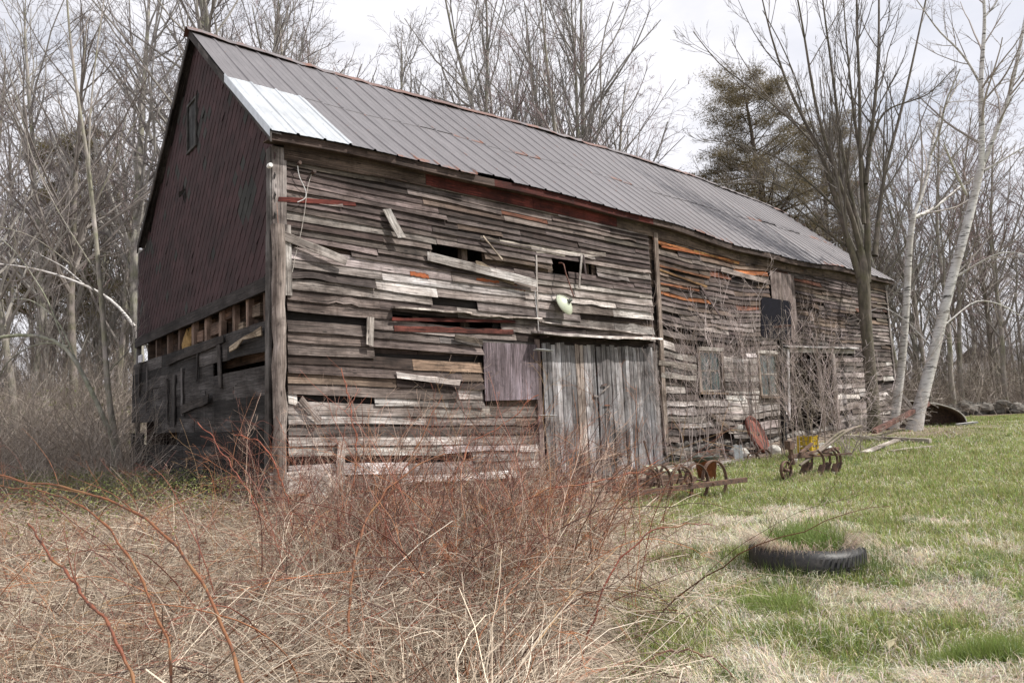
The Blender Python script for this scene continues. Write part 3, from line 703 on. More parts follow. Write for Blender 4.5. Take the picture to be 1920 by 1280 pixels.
# loose and hanging boards on the long wall
def loose(p0, p1, wpx, col, n=4, off=.02, tilt=.05, name='loose_board', jw=.004, label=None):
    (s0, z0), (s1, z1) = front(*p0, YW - off - .04), front(*p1, YW - off - .04); A = np.array([s0, YW - off - .04 - tilt, z0]); B = np.array([s1, YW - off - .04, z1])
    d = B - A; nrm = np.array([-d[2], 0, d[0]]); nrm /= np.linalg.norm(nrm); g = G(); board(g, A - nrm * wpx / 2, B - nrm * wpx / 2, nrm * wpx, (0, -.02, 0), col, n + 3, jw * .7, .002, min(.09, wpx * .6)); return bpart(name, g, WOOD, label=label)
loose((748, 450), (725, 394), .16, (.34, .33, .31), 3, .03, .10)
loose((646, 492), (522, 438), .15, (.34, .32, .30), 5, .03, .08)
loose((690, 649), (694, 594), .14, (.42, .40, .37), 3, .03, .04)
loose((1002, 532), (800, 480), .17, (.33, .315, .30), 8, .04, .06)
loose((598, 790), (562, 746), .10, (.19, .165, .15), 3, .03, .04)
loose((545, 958), (645, 888), .20, (.46, .44, .41), 4, .10, .25)
loose((634, 905), (641, 826), .15, (.40, .37, .34), 3, .03, .02)
loose((505, 908), (620, 898), .34, (.50, .46, .43), 5, .02, .02, jw=.012)
loose((965, 603), (735, 598), .06, np.array(PAL['red']) * .75, 10, .03, .0, jw=.006)
loose((962, 622), (738, 616), .10, np.array((.15, .05, .038)) * .8, 9, .0, .0, jw=.014)
loose((900, 641), (853, 632), .10, PAL['olive'], 3, .05, .06)
loose((1305, 660) if 0 else (960, 528), (890, 496), .16, (.22, .18, .13), 4, .0, .03, jw=.02)
loose((1060, 478), (900, 447), .10, (.42, .39, .34), 8, -.02, .0, jw=.012); loose((1135, 478), (1005, 470), .10, (.42, .39, .35), 6, -.02, .0, jw=.016)
loose((1082, 540), (1090, 478), .05, (.42, .40, .38), 3, .04, .05); loose((1096, 515), (1093, 478), .05, (.1, .08, .08), 2, .04, .03)
loose((665, 382), (522, 374), .08, np.array(PAL['red']) * .75, 5, -.012, .0, jw=.003)
loose((940, 487), (905, 443), .03, (.45, .40, .33), 2, .05, .02)
loose((860, 718), (742, 703), .10, (.40, .37, .35), 4, .03, .05)
for p0, p1 in (((768, 512), (802, 518)), ((893, 524), (935, 532)), ((963, 538), (985, 542))):    # orange lichen-like rust patches
    loose(p1, p0, .09, (.24, .075, .030), 6, -.02, .0, name='orange_patch', jw=.016)
for p0, p1, c in (((1225, 452), (1385, 493), (.42, .17, .06)), ((1240, 462), (1330, 480), (.36, .12, .045)), ((1300, 470), (1384, 494), (.46, .26, .10)), ((1232, 497), (1330, 521), (.26, .12, .06)), ((1235, 505), (1325, 538), (.30, .18, .08)), ((1230, 530), (1310, 545), (.28, .12, .06))):
    loose(p1, p0, .055, np.array(c) * .8, 8, .0, .0, name='bare_orange_board', jw=.006)
for p0, p1, wd_, c in (((1352, 505), (1440, 530), .14, (.30, .26, .24)), ((1235, 680), (1302, 688), .12, (.3, .28, .25)), ((1240, 703), (1302, 710), .12, (.42, .40, .37)),
                       ((1255, 876), (1345, 845), .2, (.24, .21, .18)), ((1246, 842), (1340, 862), .16, (.30, .27, .24)), ((1330, 775), (1372, 808), .10, (.20, .16, .13)), ((1312, 535), (1345, 590), .07, (.14, .11, .11))):
    loose(p1, p0, wd_, c, 5, .03, .05, jw=.008)
# ledges with weathered tops
g = G()
board(g, (2.28, .12, 3.46), (4.0, .10, 3.47), (0, .2, .03), (0, 0, .035), (.42, .39, .36), 8, .012, .008)
board(g, (3.98, .14, 3.44), (5.9, .13, 3.47), (0, .17, .03), (0, 0, .03), (.40, .36, .33), 8, .012, .008); board(g, (5.93, .16, 3.40), (9.5, .16, 3.30), (0, .14, .03), (0, 0, .025), (.52, .48, .45), 12, .014, .006)
[bpart('rotten_ledge', q_, WOOD) for q_ in g.pieces()]
g = G()
board(g, (5.68, -.12, 3.11), (7.8, -.14, 3.09), (0, .40, .08), (0, 0, .045), (.55, .52, .50), 8, .012, .006); board(g, (7.8, -.12, 3.10), (9.75, -.12, 3.15), (0, .38, .07), (0, 0, .042), (.62, .58, .55), 8, .014, .006)
board(g, (5.75, .02, 3.16), (6.9, .05, 3.19), (0, .22, .04), (0, 0, .02), (.16, .13, .13), 5, .02, .01)
for s in (5.9, 7.7, 9.5): board(g, (s, .0, 3.07), (s, .26, 3.07), (.06, 0, 0), (0, 0, .05), PAL['dark'])
bpart('door_canopy', g, WOOD)
# plywood square
g = G(); board(g, (4.34, YW - .075, 1.77), (4.34, YW - .075, 2.93), (1.46, 0, 0), (0, .02, 0), (.155, .13, .145), 4, .001); bpart('plywood_patch', g, WOOD, label='dark knotty plywood square beside the double doors')
# double doors
def door(sa, sb, name, seed):
    r = random.Random(seed); g = G(); s = sa; 
    while s < sb - .05:
        wd_ = min(r.uniform(.12, .18), sb - s); c = np.array(r.choice([(.23, .228, .235), (.32, .317, .325), (.16, .158, .162), (.28, .272, .275)])) * r.uniform(.85, 1.15)
        zb0 = .06 + r.uniform(-.07, .05) + (.02 if s < 7 else -.02); zt0 = 2.98 + r.uniform(-.04, .02)
        if abs(s - 7.02) < .12 and seed == 1: c = c * np.array((1.1, .97, .85))
        board(g, (s + .009, YW - .10 + r.uniform(-.012, .012), zb0), (s + .009, YW - .10, zt0), (wd_ - .016, r.uniform(-.008, .008), 0), (0, .025, 0), c, 8, .003, .002, .03, rng=r); s += wd_
    d = bpart(name, g, WOOD)
    g = G()
    for z_ in (.5, 2.55): board(g, (sa + .05, YW - .07, z_), (sb - .05, YW - .07, z_), (0, 0, .14), (0, .03, 0), PAL['brown'])
    [bpart('door_batten', q_, WOOD, d) for q_ in g.pieces()]; return d
d1 = door(5.92, 7.60, 'barn_door', 1); d2 = door(7.64, 9.72, 'barn_door', 2)
g = G(); board(g, (7.72, YW - .13, 2.02), (7.90, YW - .15, 2.05), (0, 0, .05), (0, .012, 0), (.10, .09, .09)); board(g, (7.72, YW - .14, 1.88), (7.93, YW - .19, 2.03), (0, 0, .03), (0, .012, 0), (.4, .38, .36)); bpart('hasp', g, RUST, d2)
g = G(); board(g, (7.44, YW - .14, 1.80), (7.58, YW - .14, 1.78), (0, 0, .04), (0, .02, 0), (.3, .3, .3)); bpart('latch_hook', g, RUST, d1)
g = G(); board(g, (7.78, YW - .13, 1.58), (7.98, YW - .13, 1.575), (0, 0, .03), (0, .01, 0), (.25, .1, .06)); bpart('pull_handle', g, RUST, d2)
for z_ in (2.78, 1.40):
    g = G(); board(g, (5.62, YW - .14, z_ + .02), (6.12, YW - .15, z_), (0, -.10, .02), (0, .0, .01), (.45, .47, .48)); bpart('strap_hinge', g, PLAIN, d1)
g = G(); board(g, (5.76, YW - .07, .1), (5.76, YW - .07, 3.05), (.13, 0, 0), (0, .04, 0), (.20, .155, .145), 8, .003); board(g, (9.75, YW - .06, .0), (9.77, YW - .06, 3.05), (.18, 0, 0), (0, .03, 0), (.2, .185, .18), 8, .004)
[bpart('door_jamb', q_, WOOD) for q_ in g.pieces()]
g = G(); z = -.02
while z < 3.0: board(g, (9.72, YW - .03, z), (10.1, YW - .03, z + RS.uniform(-.02, .02)), (0, 0, .12), (0, .02, 0), pick(dict(mid=2, grey=2, warm=1)), 1); z += .11
bpart('narrow_siding', g, WOOD)
# sash windows in the farther stretch
def window(s0, s1, z0, z1, seed):
    g = G(); c = (.30, .25, .21)
    board(g, (s0 - .1, YW - .07, z0), (s0 - .1, YW - .07, z1), (.1, 0, 0), (0, .05, 0), c, 3, .003); board(g, (s1, YW - .07, z0), (s1, YW - .07, z1), (.1, 0, 0), (0, .05, 0), c, 3, .003)
    board(g, (s0 - .12, YW - .08, z1), (s1 + .12, YW - .08, z1), (0, 0, .1), (0, .06, 0), (.42, .40, .37), 3, .003); board(g, (s0 - .15, YW - .12, z0 - .06), (s1 + .15, YW - .12, z0 - .10), (0, 0, .06), (0, .1, 0), (.26, .20, .15), 3, .003)
    w_ = bpart('window', g, WOOD); g = G(); m = (s0 + s1) / 2; zm = (z0 + z1) / 2
    for x_ in (s0 + .02, m - .012, s1 - .045): box(g, x_, YW - .02, z0 + .02, x_ + .025, YW + .01, z1 - .02, (.34, .31, .27))
    for z_ in (z0 + .012, zm, z1 - .05): box(g, s0 + .045, YW - .023, z_, s1 - .045, YW + .012, z_ + .035, (.34, .31, .27))
    bpart('sash', g, WOOD, w_); g = G(); g.add([(s0, YW + .004, z0), (s1, YW + .004, z0), (s1, YW + .004, z1), (s0, YW + .004, z1)], [(0, 1, 2, 3)]); bpart('pane', g, GLASS, w_)
window(11.85, 12.88, 1.86, 2.98, 1); window(14.98, 16.05, 1.70, 2.98, 2)
g = G()   # low whitish course of boards around the windows
for z_ in (1.05, 1.28, 1.5): board(g, (13.1, YW - .035, z_), (14.8, YW - .035, z_ + RS.uniform(-.02, .02)), (0, 0, .2), (0, .015, 0), pick(dict(pale=3, white=1, grey=1)), 4, .006)
for z_ in (1.75, 1.98, 2.2, 2.43, 2.66): board(g, (13.0, YW - .035, z_), (14.86, YW - .035, z_ + RS.uniform(-.02, .02)), (0, 0, .2), (0, .015, 0), pick(dict(pale=4, grey=2)), 4, .005)
bpart('pale_repair_boards', g, WOOD)
g = G()   # hayloft hatch
for k in range(7): board(g, (16.0 + k * .22, YW - .07, 3.42 + RS.uniform(-.05, .05)), (16.02 + k * .22, YW - .07, 5.62), (.215, 0, 0), (0, .02, 0), np.array((.20, .165, .155)) * RS.uniform(.8, 1.15), 4, .003)
bpart('hayloft_hatch', g, WOOD)
g = G(); board(g, (16.5, YW - .20, 3.20), (21.8, YW - .22, 3.30), (0, .18, .04), (0, 0, .04), (.52, .51, .50), 12, .01, .005); board(g, (16.5, YW - .06, 3.05), (21.8, YW - .06, 3.14), (0, 0, .14), (0, .03, 0), (.4, .38, .36), 10, .004)
[bpart('opening_lintel', q_, WOOD) for q_ in g.pieces()]
g = G(); board(g, (19.75, YW - .12, .25), (19.85, YW - .10, 3.1), (.15, 0, 0), (0, .08, 0), (.50, .45, .42), 8, .006); bpart('pale_post', g, WOOD)
g = G(); board(g, (18.9, YW + .05, .25), (18.9, YW + .05, 3.1), (.35, 0, 0), (0, .03, 0), (.13, .11, .10), 6); board(g, (16.6, YW + .02, .9), (16.62, YW - .12, 3.15), (.12, 0, 0), (0, .04, 0), (.55, .55, .57), 8, .005); [bpart('opening_trim', q_, WOOD) for q_ in g.pieces()]
# fieldstone footing under the sill
g = G(); rr = random.Random(9)
for k in range(120):
    s = .2 + k * .21; gz = ghf(*loc(s, .35)[:2]); zt_ = zb(s); n_ = max(1, int((zt_ - gz) / .22) + 1)
    if 5.8 < s < 9.8: continue
    for j in range(n_): blob(g, (s + rr.uniform(-.05, .05), .42 + rr.uniform(-.03, .05), gz + .05 + j * .2), rr.uniform(.12, .18), np.array((.19, .175, .16)) * rr.uniform(.5, 1.5), k * 7 + j, 8, (1, .8, .7), .3)
for k in range(44):
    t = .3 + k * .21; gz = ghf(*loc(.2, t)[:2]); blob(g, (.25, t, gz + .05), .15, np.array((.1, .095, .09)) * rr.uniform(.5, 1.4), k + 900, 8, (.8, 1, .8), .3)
bpart('stone_footing', g, PLAIN)
# insulators and wire at the corner
g = G(); s, z = front(504, 312, YW - .08); lathe(g, [(0, -.05), (.035, -.05), (.04, -.02), (.022, 0), (.04, .02), (.035, .05), (0, .05)], (s, YW - .12, z), (.62, .62, .60), 12, 'y'); bpart('porcelain_insulator', g, ENAM)
g = G()
for px, py in ((557, 309), (584, 325)):
    g = G(); s, z = front(px, py); lathe(g, [(0, -.04), (.03, -.04), (.034, .0), (.02, .02), (.03, .05), (0, .06)], (s, YW - .09, z), (.03, .025, .025), 10, 'y'); bpart('iron_insulator', g, RUST)
g = G()
def wirepts(pp, off=.1): return np.array([(front(a, b, YW - off)[0], YW - off, front(a, b, YW - off)[1]) for a, b in pp])
g = G(); tube1(g, resample(wirepts([(558, 311), (560, 330), (573, 355), (575, 372), (558, 379)]), 16), .007, (.55, .55, .54), 5); bpart('hanging_wire', g, PLAIN)
g = G(); tube1(g, resample(wirepts([(584, 327), (576, 350), (573, 385), (566, 430), (556, 470), (548, 510)], .07), 16), .0045, (.45, .42, .38), 5); bpart('hanging_wire', g, PLAIN)
g = G(); tube1(g, resample(wirepts([(519, 380), (522, 430), (530, 470), (528, 520), (534, 560)], .07), 16), .004, (.35, .2, .15), 5); bpart('hanging_wire', g, PLAIN)
g = G(); tube1(g, resample(wirepts([(1003, 545), (1006, 580), (1011, 625)], .06), 8), .009, (.55, .55, .55), 5); bpart('hanging_wire', g, PLAIN)
# yard lamp: enamel dish on a rusty arm
lp = thing('yard_lamp', 'pale green enamel dish lamp on a bent rusty pipe above the double doors', 'lamp', loc(*[front(1065, 566, .0)[0], 0.0], front(1065, 566, .0)[1]), atan2(U[1], U[0]))
s0, z0 = front(1065, 566, .0); sa, za = front(1052, 492, .2); sb_, zb2 = front(1057, 505, .05)
g = G(); tube1(g, resample([(sa - s0, .27, za - z0), (sa - s0 + .02, .12, za - z0 + .0), (sb_ - s0, .03, zb2 - z0), (.10, -.09, .10)], 12), .014, (.16, .06, .05), 8); g.build('lamp_arm', RUST, lp, True, local=True)
g = G(); lathe(g, [(0, .10), (.04, .10), (.045, .03), (.06, .02), (.06, 0)], (0, 0, 0), (.10, .11, .09), 14); g.build('lamp_socket', ENAM, lp, True, local=True).rotation_euler = (radians(62), radians(24), 0)
g = G(); lathe(g, [(.05, .02), (.11, .0), (.19, -.04), (.255, -.10), (.262, -.12), (.25, -.105), (.18, -.05), (.1, -.012), (.04, .0)], (0, 0, 0), (.50, .54, .42), 30)
ls = g.build('lamp_shade', ENAM, lp, True, local=True); ls.rotation_euler = (radians(62), radians(24), 0)
g = G(); lathe(g, [(.0, -.14), (.035, -.13), (.045, -.09), (.03, -.03), (0, -.02)], (0, 0, 0), (.6, .62, .6), 12); bl_ = g.build('bulb', ENAM, lp, True, local=True); bl_.rotation_euler = (radians(62), radians(24), 0)

# ------------------------------------------------------------------ bare trees
def norm(a): return a / (np.linalg.norm(a, axis=-1, keepdims=True) + 1e-9)
def grow(S, D, L, K, wig, up, rng):
    n = len(S); P = np.zeros((n, K, 3)); P[:, 0] = S; d = norm(D.copy()); st = (L / (K - 1))[:, None]
    for k in range(1, K):
        d = norm(d + rng.normal(0, wig, (n, 3)) + np.array([0, 0, up])); P[:, k] = P[:, k - 1] + d * st
    return P
def children(P, R, per, tmin, tmax, ang, lenf, radf, K, wig, up, rng, rmin, lenabs=None):
    n, k, _ = P.shape; idx = np.repeat(np.arange(n), per); m = len(idx); t = tmin + (tmax - tmin) * rng.random(m)
    f = t * (k - 1); i = np.minimum(f.astype(int), k - 2); a = (f - i)[:, None]
    S = P[idx, i] * (1 - a) + P[idx, i + 1] * a; r = R[idx, i] * (1 - a[:, 0]) + R[idx, i + 1] * a[:, 0]
    tg = norm(P[idx, i + 1] - P[idx, i]); rnd = rng.normal(0, 1, (m, 3)); pr = norm(rnd - (rnd * tg).sum(1, keepdims=True) * tg)
    an = ang * (.7 + .6 * rng.random(m)); D = tg * np.cos(an)[:, None] + pr * np.sin(an)[:, None]
    PL = np.linalg.norm(np.diff(P, axis=1), axis=2).sum(1)[idx]
    L = (PL * lenf if lenabs is None else np.full(m, lenabs)) * (1.15 - .75 * t) * (.6 + .7 * rng.random(m))
    C = grow(S, D, L, K, wig, up, rng); r0 = np.maximum(r * radf, rmin); Rr = r0[:, None] * np.linspace(1, .35, K)[None]; Rr = np.maximum(Rr, rmin * .6)
    return C, Rr, idx
def bark_cols(n, base, rng, j=.12): return np.clip(np.asarray(base) * (1 + rng.normal(0, j, (n, 1))), .01, .9)
def bare_tree(seed, H, r0, barkc, twigc, spread=.75, n1=26, t0=.28, up1=.07, tw=(5, 5, 2), upright=False, rmin=.007, leanx=0.0):
    rng = np.random.default_rng(seed)
    T = grow(np.zeros((1, 3)), np.array([[leanx, 0, 1.0]]), np.array([H]), 16, .035, .04, rng); T[:, 0] -= [0, 0, .3]
    TR = r0 * (1 - np.linspace(0, 1, 16)) ** .75 + .018; TR[0] *= 1.35; TR[1] *= 1.1; TR = TR[None]
    A, AR, _ = children(T, TR, n1, t0, .97, spread, .40, .55, 9, .09, up1, rng, rmin * 2)
    B, BR, _ = children(A, AR, tw[0], .15, .98, .65, .48, .55, 6, .12, .05, rng, rmin * 1.2)
    C, CR, _ = children(B, BR, tw[1], .1, 1, .7, .55, .6, 5, .14, .04, rng, rmin)
    D, DR, _ = children(C, CR, tw[2], .1, 1, .7, .6, .7, 4, .15, .03, rng, rmin * .8)
    gt = G(); tubes(gt, T, TR, barkc, 9)
    gc = G(); tubes(gc, A, AR, bark_cols(len(A), barkc, rng), 5)
    for q, qr in ((B, BR), (C, CR), (D, DR)): tubes(gc, q, qr, bark_cols(len(q), twigc, rng, .2), 3)
    return gt, gc
def tree_thing(name, label, cat, group, gt, gc, m=BARK):
    t = thing(name, label, cat, (0, 0, 0), 0, group); gt.build('trunk', m, t, True, local=True); gc.build('crown', TWIG, t, False, local=True); return t
def dup(root, p, rz, sc_, label=None, group=None):
    r = root.copy(); COL.objects.link(r); r.location = tuple(float(x) for x in p); r.rotation_euler = (0, 0, rz); r.scale = (sc_,) * 3 if not hasattr(sc_, '__len__') else sc_
    if label: r['label'] = label
    if group: r['group'] = group
    for ch in root.children:
        c = ch.copy(); COL.objects.link(c); c.parent = r
        for g2 in ch.children:
            d = g2.copy(); COL.objects.link(d); d.parent = c
    return r
GREYB = (.17, .155, .14); GREYT = (.15, .13, .12)
KINDS = [dict(seed=101, H=19, r0=.17, barkc=(.27, .255, .235), twigc=(.19, .17, .165), spread=.62, n1=28, t0=.30),
         dict(seed=102, H=17, r0=.13, barkc=(.21, .195, .175), twigc=(.17, .15, .145), spread=.8, n1=26, t0=.25),
         dict(seed=103, H=21, r0=.19, barkc=(.17, .15, .135), twigc=(.16, .14, .13), spread=.7, n1=30, t0=.35),
         dict(seed=104, H=15, r0=.10, barkc=(.26, .235, .215), twigc=(.24, .175, .175), spread=.6, n1=24, t0=.18, tw=(5, 4, 3)),
         dict(seed=105, H=16, r0=.11, barkc=(.23, .215, .195), twigc=(.19, .17, .155), spread=.45, n1=34, t0=.12, up1=.13, tw=(5, 4, 2)),
         dict(seed=106, H=12, r0=.07, barkc=(.17, .15, .13), twigc=(.20, .165, .15), spread=.75, n1=20, t0=.12)]
KL = ['tall pale grey bare tree standing in the woods %s', 'slim grey bare tree with wide open branches in the woods %s', 'dark trunked tall bare tree in the woods %s',
      'bare tree with fine reddish twigs in the woods %s', 'upright bare tree with dense ascending branches %s', 'young thin bare tree among the undergrowth %s']
protos = [None] * 6; pobj = [bare_tree(**k) for k in KINDS]
def plant(k, x, y, sc_, where, grp):
    p = (x, y, ghf(x, y) - .05); rz = RS.random() * 6.28; lab = KL[k] % where
    if protos[k] is None:
        t = tree_thing('bare_tree', lab, 'tree', grp, *pobj[k]); t.location = p; t.rotation_euler = (0, 0, rz); t.scale = (sc_,) * 3; protos[k] = t; return t
    return dup(protos[k], p, rz, sc_, lab, grp)
def xat(px, y): return (px - 960) / F_PX * y
rt = random.Random(21)
WL = 'left of the barn'; GL = 'bare trees in the woods left of the barn'
for px, y, k, s in ((30, 22, 1, .8), (70, 27, 0, .95), (135, 24, 2, .75), (258, 27, 0, 1.15), (300, 33, 4, 1.1), (10, 31, 3, 1), (110, 35, 1, 1.1), (215, 31, 3, 1.15), (330, 38, 2, 1.0), (180, 40, 3, 1.2), (60, 42, 4, 1.2), (-60, 30, 2, .9), (-120, 36, 1, 1)):
    plant(k, xat(px, y), y, s, WL, GL)
for i in range(8):
    y = rt.uniform(34, 70); px = rt.uniform(-160, 440); plant(rt.choice([0, 1, 2, 3, 3, 4, 4]), xat(px, y), y, rt.uniform(1.0, 1.45), WL, GL)
for i in range(30):
    y = rt.uniform(24, 60); px = rt.uniform(-160, 235); plant(rt.choice([3, 4, 5, 5]), xat(px, y), y, rt.uniform(.35, .75), WL, GL)
WB = 'behind the barn roof'; GB = 'bare trees rising behind the barn roof'
for px, y, k, s in ((430, 28, 1, 1.3), (385, 30, 0, 1.35), (470, 33, 4, 1.5), (560, 32, 3, 1.5), (610, 36, 1, 1.4), (655, 34, 4, 1.1), (745, 36, 4, 1.45), (800, 40, 3, 1.4), (700, 40, 1, 1.15), (930, 38, 4, 1.62), (985, 39, 1, 1.6), (1040, 38, 4, 1.65), (1085, 41, 0, 1.5),
                    (1120, 40, 4, 1.62), (1160, 41, 3, 1.5), (1215, 43, 4, 1.25), (1000, 46, 4, 1.7), (880, 42, 3, 1.5), (1270, 45, 4, 1.05), (1060, 37, 3, 1.6), (680, 47, 3, 1.4), (520, 46, 4, 1.6), (840, 39, 4, 1.3), (1320, 50, 3, 1.1), (450, 52, 2, 1.4), (590, 50, 2, 1.4), (1130, 48, 1, 1.5), (950, 50, 2, 1.4)):
    plant(k, xat(px, y), y, s, WB, GB)
WR = 'right of the barn'; GR = 'bare trees in the woods right of the barn'
for i in range(34):
    y = 35 + 40 * rt.random() ** 1.3; px = rt.uniform(1330, 2080); k = rt.choice([0, 1, 2, 2, 3, 3, 4, 5, 5]); hmax = 16 + (y - 34) * .2
    s = min(1.1, hmax / KINDS[k]['H']) * rt.uniform(.82, 1.08); plant(k, xat(px, y), y, s, WR, GR)
for i in range(50):
    y = rt.uniform(37, 85); px = rt.uniform(1300, 2080); plant(rt.choice([3, 4, 4, 5, 5]), xat(px, y), y, rt.uniform(.4, .85), WR, GR)
# pines
def pine(seed, H, r0, w_, needle, nb=120, per=44):
    rng = np.random.default_rng(seed); T = grow(np.zeros((1, 3)), np.array([[0, 0, 1.0]]), np.array([H]), 14, .02, .05, rng); TR = (r0 * (1 - np.linspace(0, 1, 14)) ** .8 + .03)[None]
    A, AR, ia = children(T, TR, nb, .30, .99, 1.35, .1, .35, 6, .06, .03, rng, .02, lenabs=w_)
    B, BR, ib = children(A, AR, 7, .3, 1, .75, .35, .5, 4, .1, .03, rng, .012)
    gt = G(); tubes(gt, T, TR, (.10, .08, .065), 8); tubes(gt, A, AR, (.09, .07, .055), 4)
    g = G(); ends = B[:, 1:].reshape(-1, 3); n = len(ends); c = np.repeat(ends, per, 0) + rng.normal(0, 1, (n * per, 3)) * np.array([.30, .30, .06])
    d = norm(rng.normal(0, 1, (n * per, 3)) + [0, 0, .4]); s = norm(np.cross(d, rng.normal(0, 1, (n * per, 3)))); L = .13 + .12 * rng.random((n * per, 1)); wv = .016
    v = np.stack([c - s * wv, c + s * wv, c + d * L], 1).reshape(-1, 3); cl = np.repeat(np.clip(np.array(needle) * (1 + rng.normal(0, .25, (n, 1))), .01, .5), per * 3, 0)
    g.add(v, np.arange(len(v)).reshape(-1, 3), cl); return gt, g
def pine_thing(label, x, y, args, group='pines in the woods'):
    gt, g = pine(*args); t = thing('pine_tree', label, 'pine tree', (x, y, ghf(x, y) - .1), RS.random() * 6, group); gt.build('trunk', BARK, t, True, local=True); g.build('crown', LEAF, t, False, local=True); return t
p1 = pine_thing('tall brownish green pine with a rounded top behind the far end of the barn', xat(1480, 40), 40, (31, 20.8, .34, 5.4, (.165, .135, .08), 130, 30))
dup(p1, (xat(1418, 45), 45, ghf(xat(1418, 45), 45)), 2.0, .70, 'lower spreading pine just left of the tall brownish pine', 'pines in the woods')
dup(p1, (xat(1550, 46), 46, ghf(xat(1550, 46), 46)), 4.0, .95, 'pine half hidden behind the multi-stemmed bare tree', 'pines in the woods')
pine_thing('small dense olive brown pine standing in the woods at the far left', xat(88, 38), 38, (37, 17.5, .25, 3.6, (.16, .135, .06), 90, 40))
dup(p1, (xat(215, 52), 52, ghf(xat(215, 52), 52)), 1.0, .50, 'low dark pine seen low between the bare trunks beside the barn', 'pines in the woods')
# limbs traced as real stems at their own distance
def limb(pts, Y, K=14, dY=None, wf=.57):
    P = []
    for i, (px, py, wpx) in enumerate(pts):
        y = Y + (0 if dY is None else dY * i / (len(pts) - 1)); q = at(px, py, y); P.append([*q, wpx / 2 * y / F_PX * wf])
    q = resample(P, K); return q[:, :3], q[:, 3]
def limbtree(name, label, cat, Y, trunk, limbs, barkm, barkc, twigc, seed, per=(7, 5, 4), ang=.6, lenf=.45, up=.06, rmin=.004, sides=10, twigm=TWIG, K=14, ground=True):
    rng = np.random.default_rng(seed); P, R = limb(trunk, Y); bz = ghf(P[0][0], P[0][1]) if ground else P[0][2]; P[0][2] = min(P[0][2], bz - .1) if ground else bz
    t = thing(name, label, cat, (P[0][0], P[0][1], bz)); gt = G(); R[0] *= 1.25; tubes(gt, P[None], R[None], barkc, sides)
    LP = []; LR = []
    for j, l in enumerate(limbs):
        q, r = limb(l, Y, K, dY=rng.normal(0, 1.0)); LP.append(q); LR.append(r)
    LP = np.array(LP); LR = np.array(LR)
    if len(LP): tubes(gt, LP, LR, bark_cols(len(LP), barkc, rng, .08), 8)
    gt.build('trunk', barkm, t, True)
    base = LP if len(LP) else P[None]; baseR = LR if len(LP) else R[None]
    A, AR, _ = children(base, baseR, per[0], .12, .97, ang, lenf, .5, 9, .07, up, rng, rmin * 1.7)
    B, BR, _ = children(A, AR, per[1], .12, 1, ang, .5, .55, 6, .09, up, rng, rmin * 1.2); C, CR, _ = children(B, BR, per[2], .1, 1, ang, .55, .65, 5, .11, up * .6, rng, rmin)
    gc = G()
    for q, qr, sd_ in ((A, AR, 5), (B, BR, 3), (C, CR, 3)): tubes(gc, q, qr, bark_cols(len(q), twigc, rng, .18), sd_)
    gc.build('crown', twigm, t, False); return t
limbtree('maple_tree', 'large multi-stemmed grey tree forking just above the eave at the far end of the barn', 'tree', 22.3,
    [(1641, 812, 44), (1636, 740, 38), (1628, 660, 36), (1622, 590, 36), (1620, 540, 40), (1617, 500, 42), (1612, 470, 30)],
    [[(1612, 520, 24), (1597, 469, 20), (1569, 390, 17), (1562, 332, 15), (1542, 289, 13), (1503, 219, 11), (1480, 172, 9), (1464, 129, 8), (1444, 66, 6), (1425, -20, 4)],
     [(1618, 500, 22), (1612, 437, 18), (1585, 375, 15), (1570, 332, 13), (1550, 281, 11), (1534, 219, 10), (1519, 148, 9), (1511, 78, 7), (1490, -30, 5)],
     [(1618, 490, 18), (1612, 437, 14), (1589, 336, 12), (1573, 250, 11), (1565, 164, 9), (1554, 90, 7), (1540, -20, 5)],
     [(1625, 530, 28), (1628, 430, 20), (1624, 351, 17), (1622, 324, 15), (1601, 234, 9), (1594, 150, 7), (1585, 60, 5), (1580, -30, 3)],
     [(1624, 345, 14), (1632, 273, 13), (1644, 156, 11), (1648, 78, 8), (1648, -30, 6)],
     [(1620, 420, 14), (1612, 300, 12), (1612, 156, 10), (1607, 78, 8), (1606, -40, 6)],
     [(1632, 273, 9), (1655, 205, 7), (1690, 195, 5), (1741, 180, 4), (1788, 129, 3)],
     [(1569, 390, 8), (1520, 345, 6), (1470, 300, 5), (1400, 272, 4), (1320, 262, 3)],
     [(1550, 300, 8), (1500, 240, 6), (1430, 180, 5), (1350, 125, 4), (1300, 60, 3)],
     [(1640, 480, 20), (1646, 420, 15), (1655, 330, 12), (1690, 210, 9), (1715, 100, 7), (1740, -20, 5)],
     [(1600, 470, 9), (1555, 440, 7), (1500, 395, 5), (1430, 345, 4), (1345, 300, 3)], [(1572, 400, 6), (1540, 300, 5), (1512, 200, 4), (1470, 90, 4), (1430, 20, 3)],
     [(1580, 460, 7), (1540, 420, 5), (1490, 360, 4), (1420, 330, 4), (1340, 350, 3)]],
    BARK, (.105, .088, .072), (.13, .112, .098), 5, per=(9, 5, 4), ang=.5, lenf=.42, up=.09, rmin=.0055)
limbtree('white_birch', 'slender white birch leaning right just behind the leaning plank pile', 'birch tree', 24.0,
    [(1674, 808, 30), (1690, 690, 25), (1698, 600, 22), (1703, 500, 21), (1705, 440, 20), (1713, 402, 18)],
    [[(1708, 415, 15), (1735, 350, 12), (1745, 290, 10), (1752, 240, 9), (1768, 210, 7), (1800, 150, 4)], [(1712, 408, 14), (1740, 398, 11), (1775, 372, 9), (1800, 350, 7), (1825, 335, 5)], [(1745, 290, 8), (1762, 250, 7), (1773, 190, 6), (1800, 130, 4)]],
    BIRCH, (.54, .52, .50), (.32, .28, .26), 6, per=(7, 4, 3), ang=.7, lenf=.5, up=.03, rmin=.005)
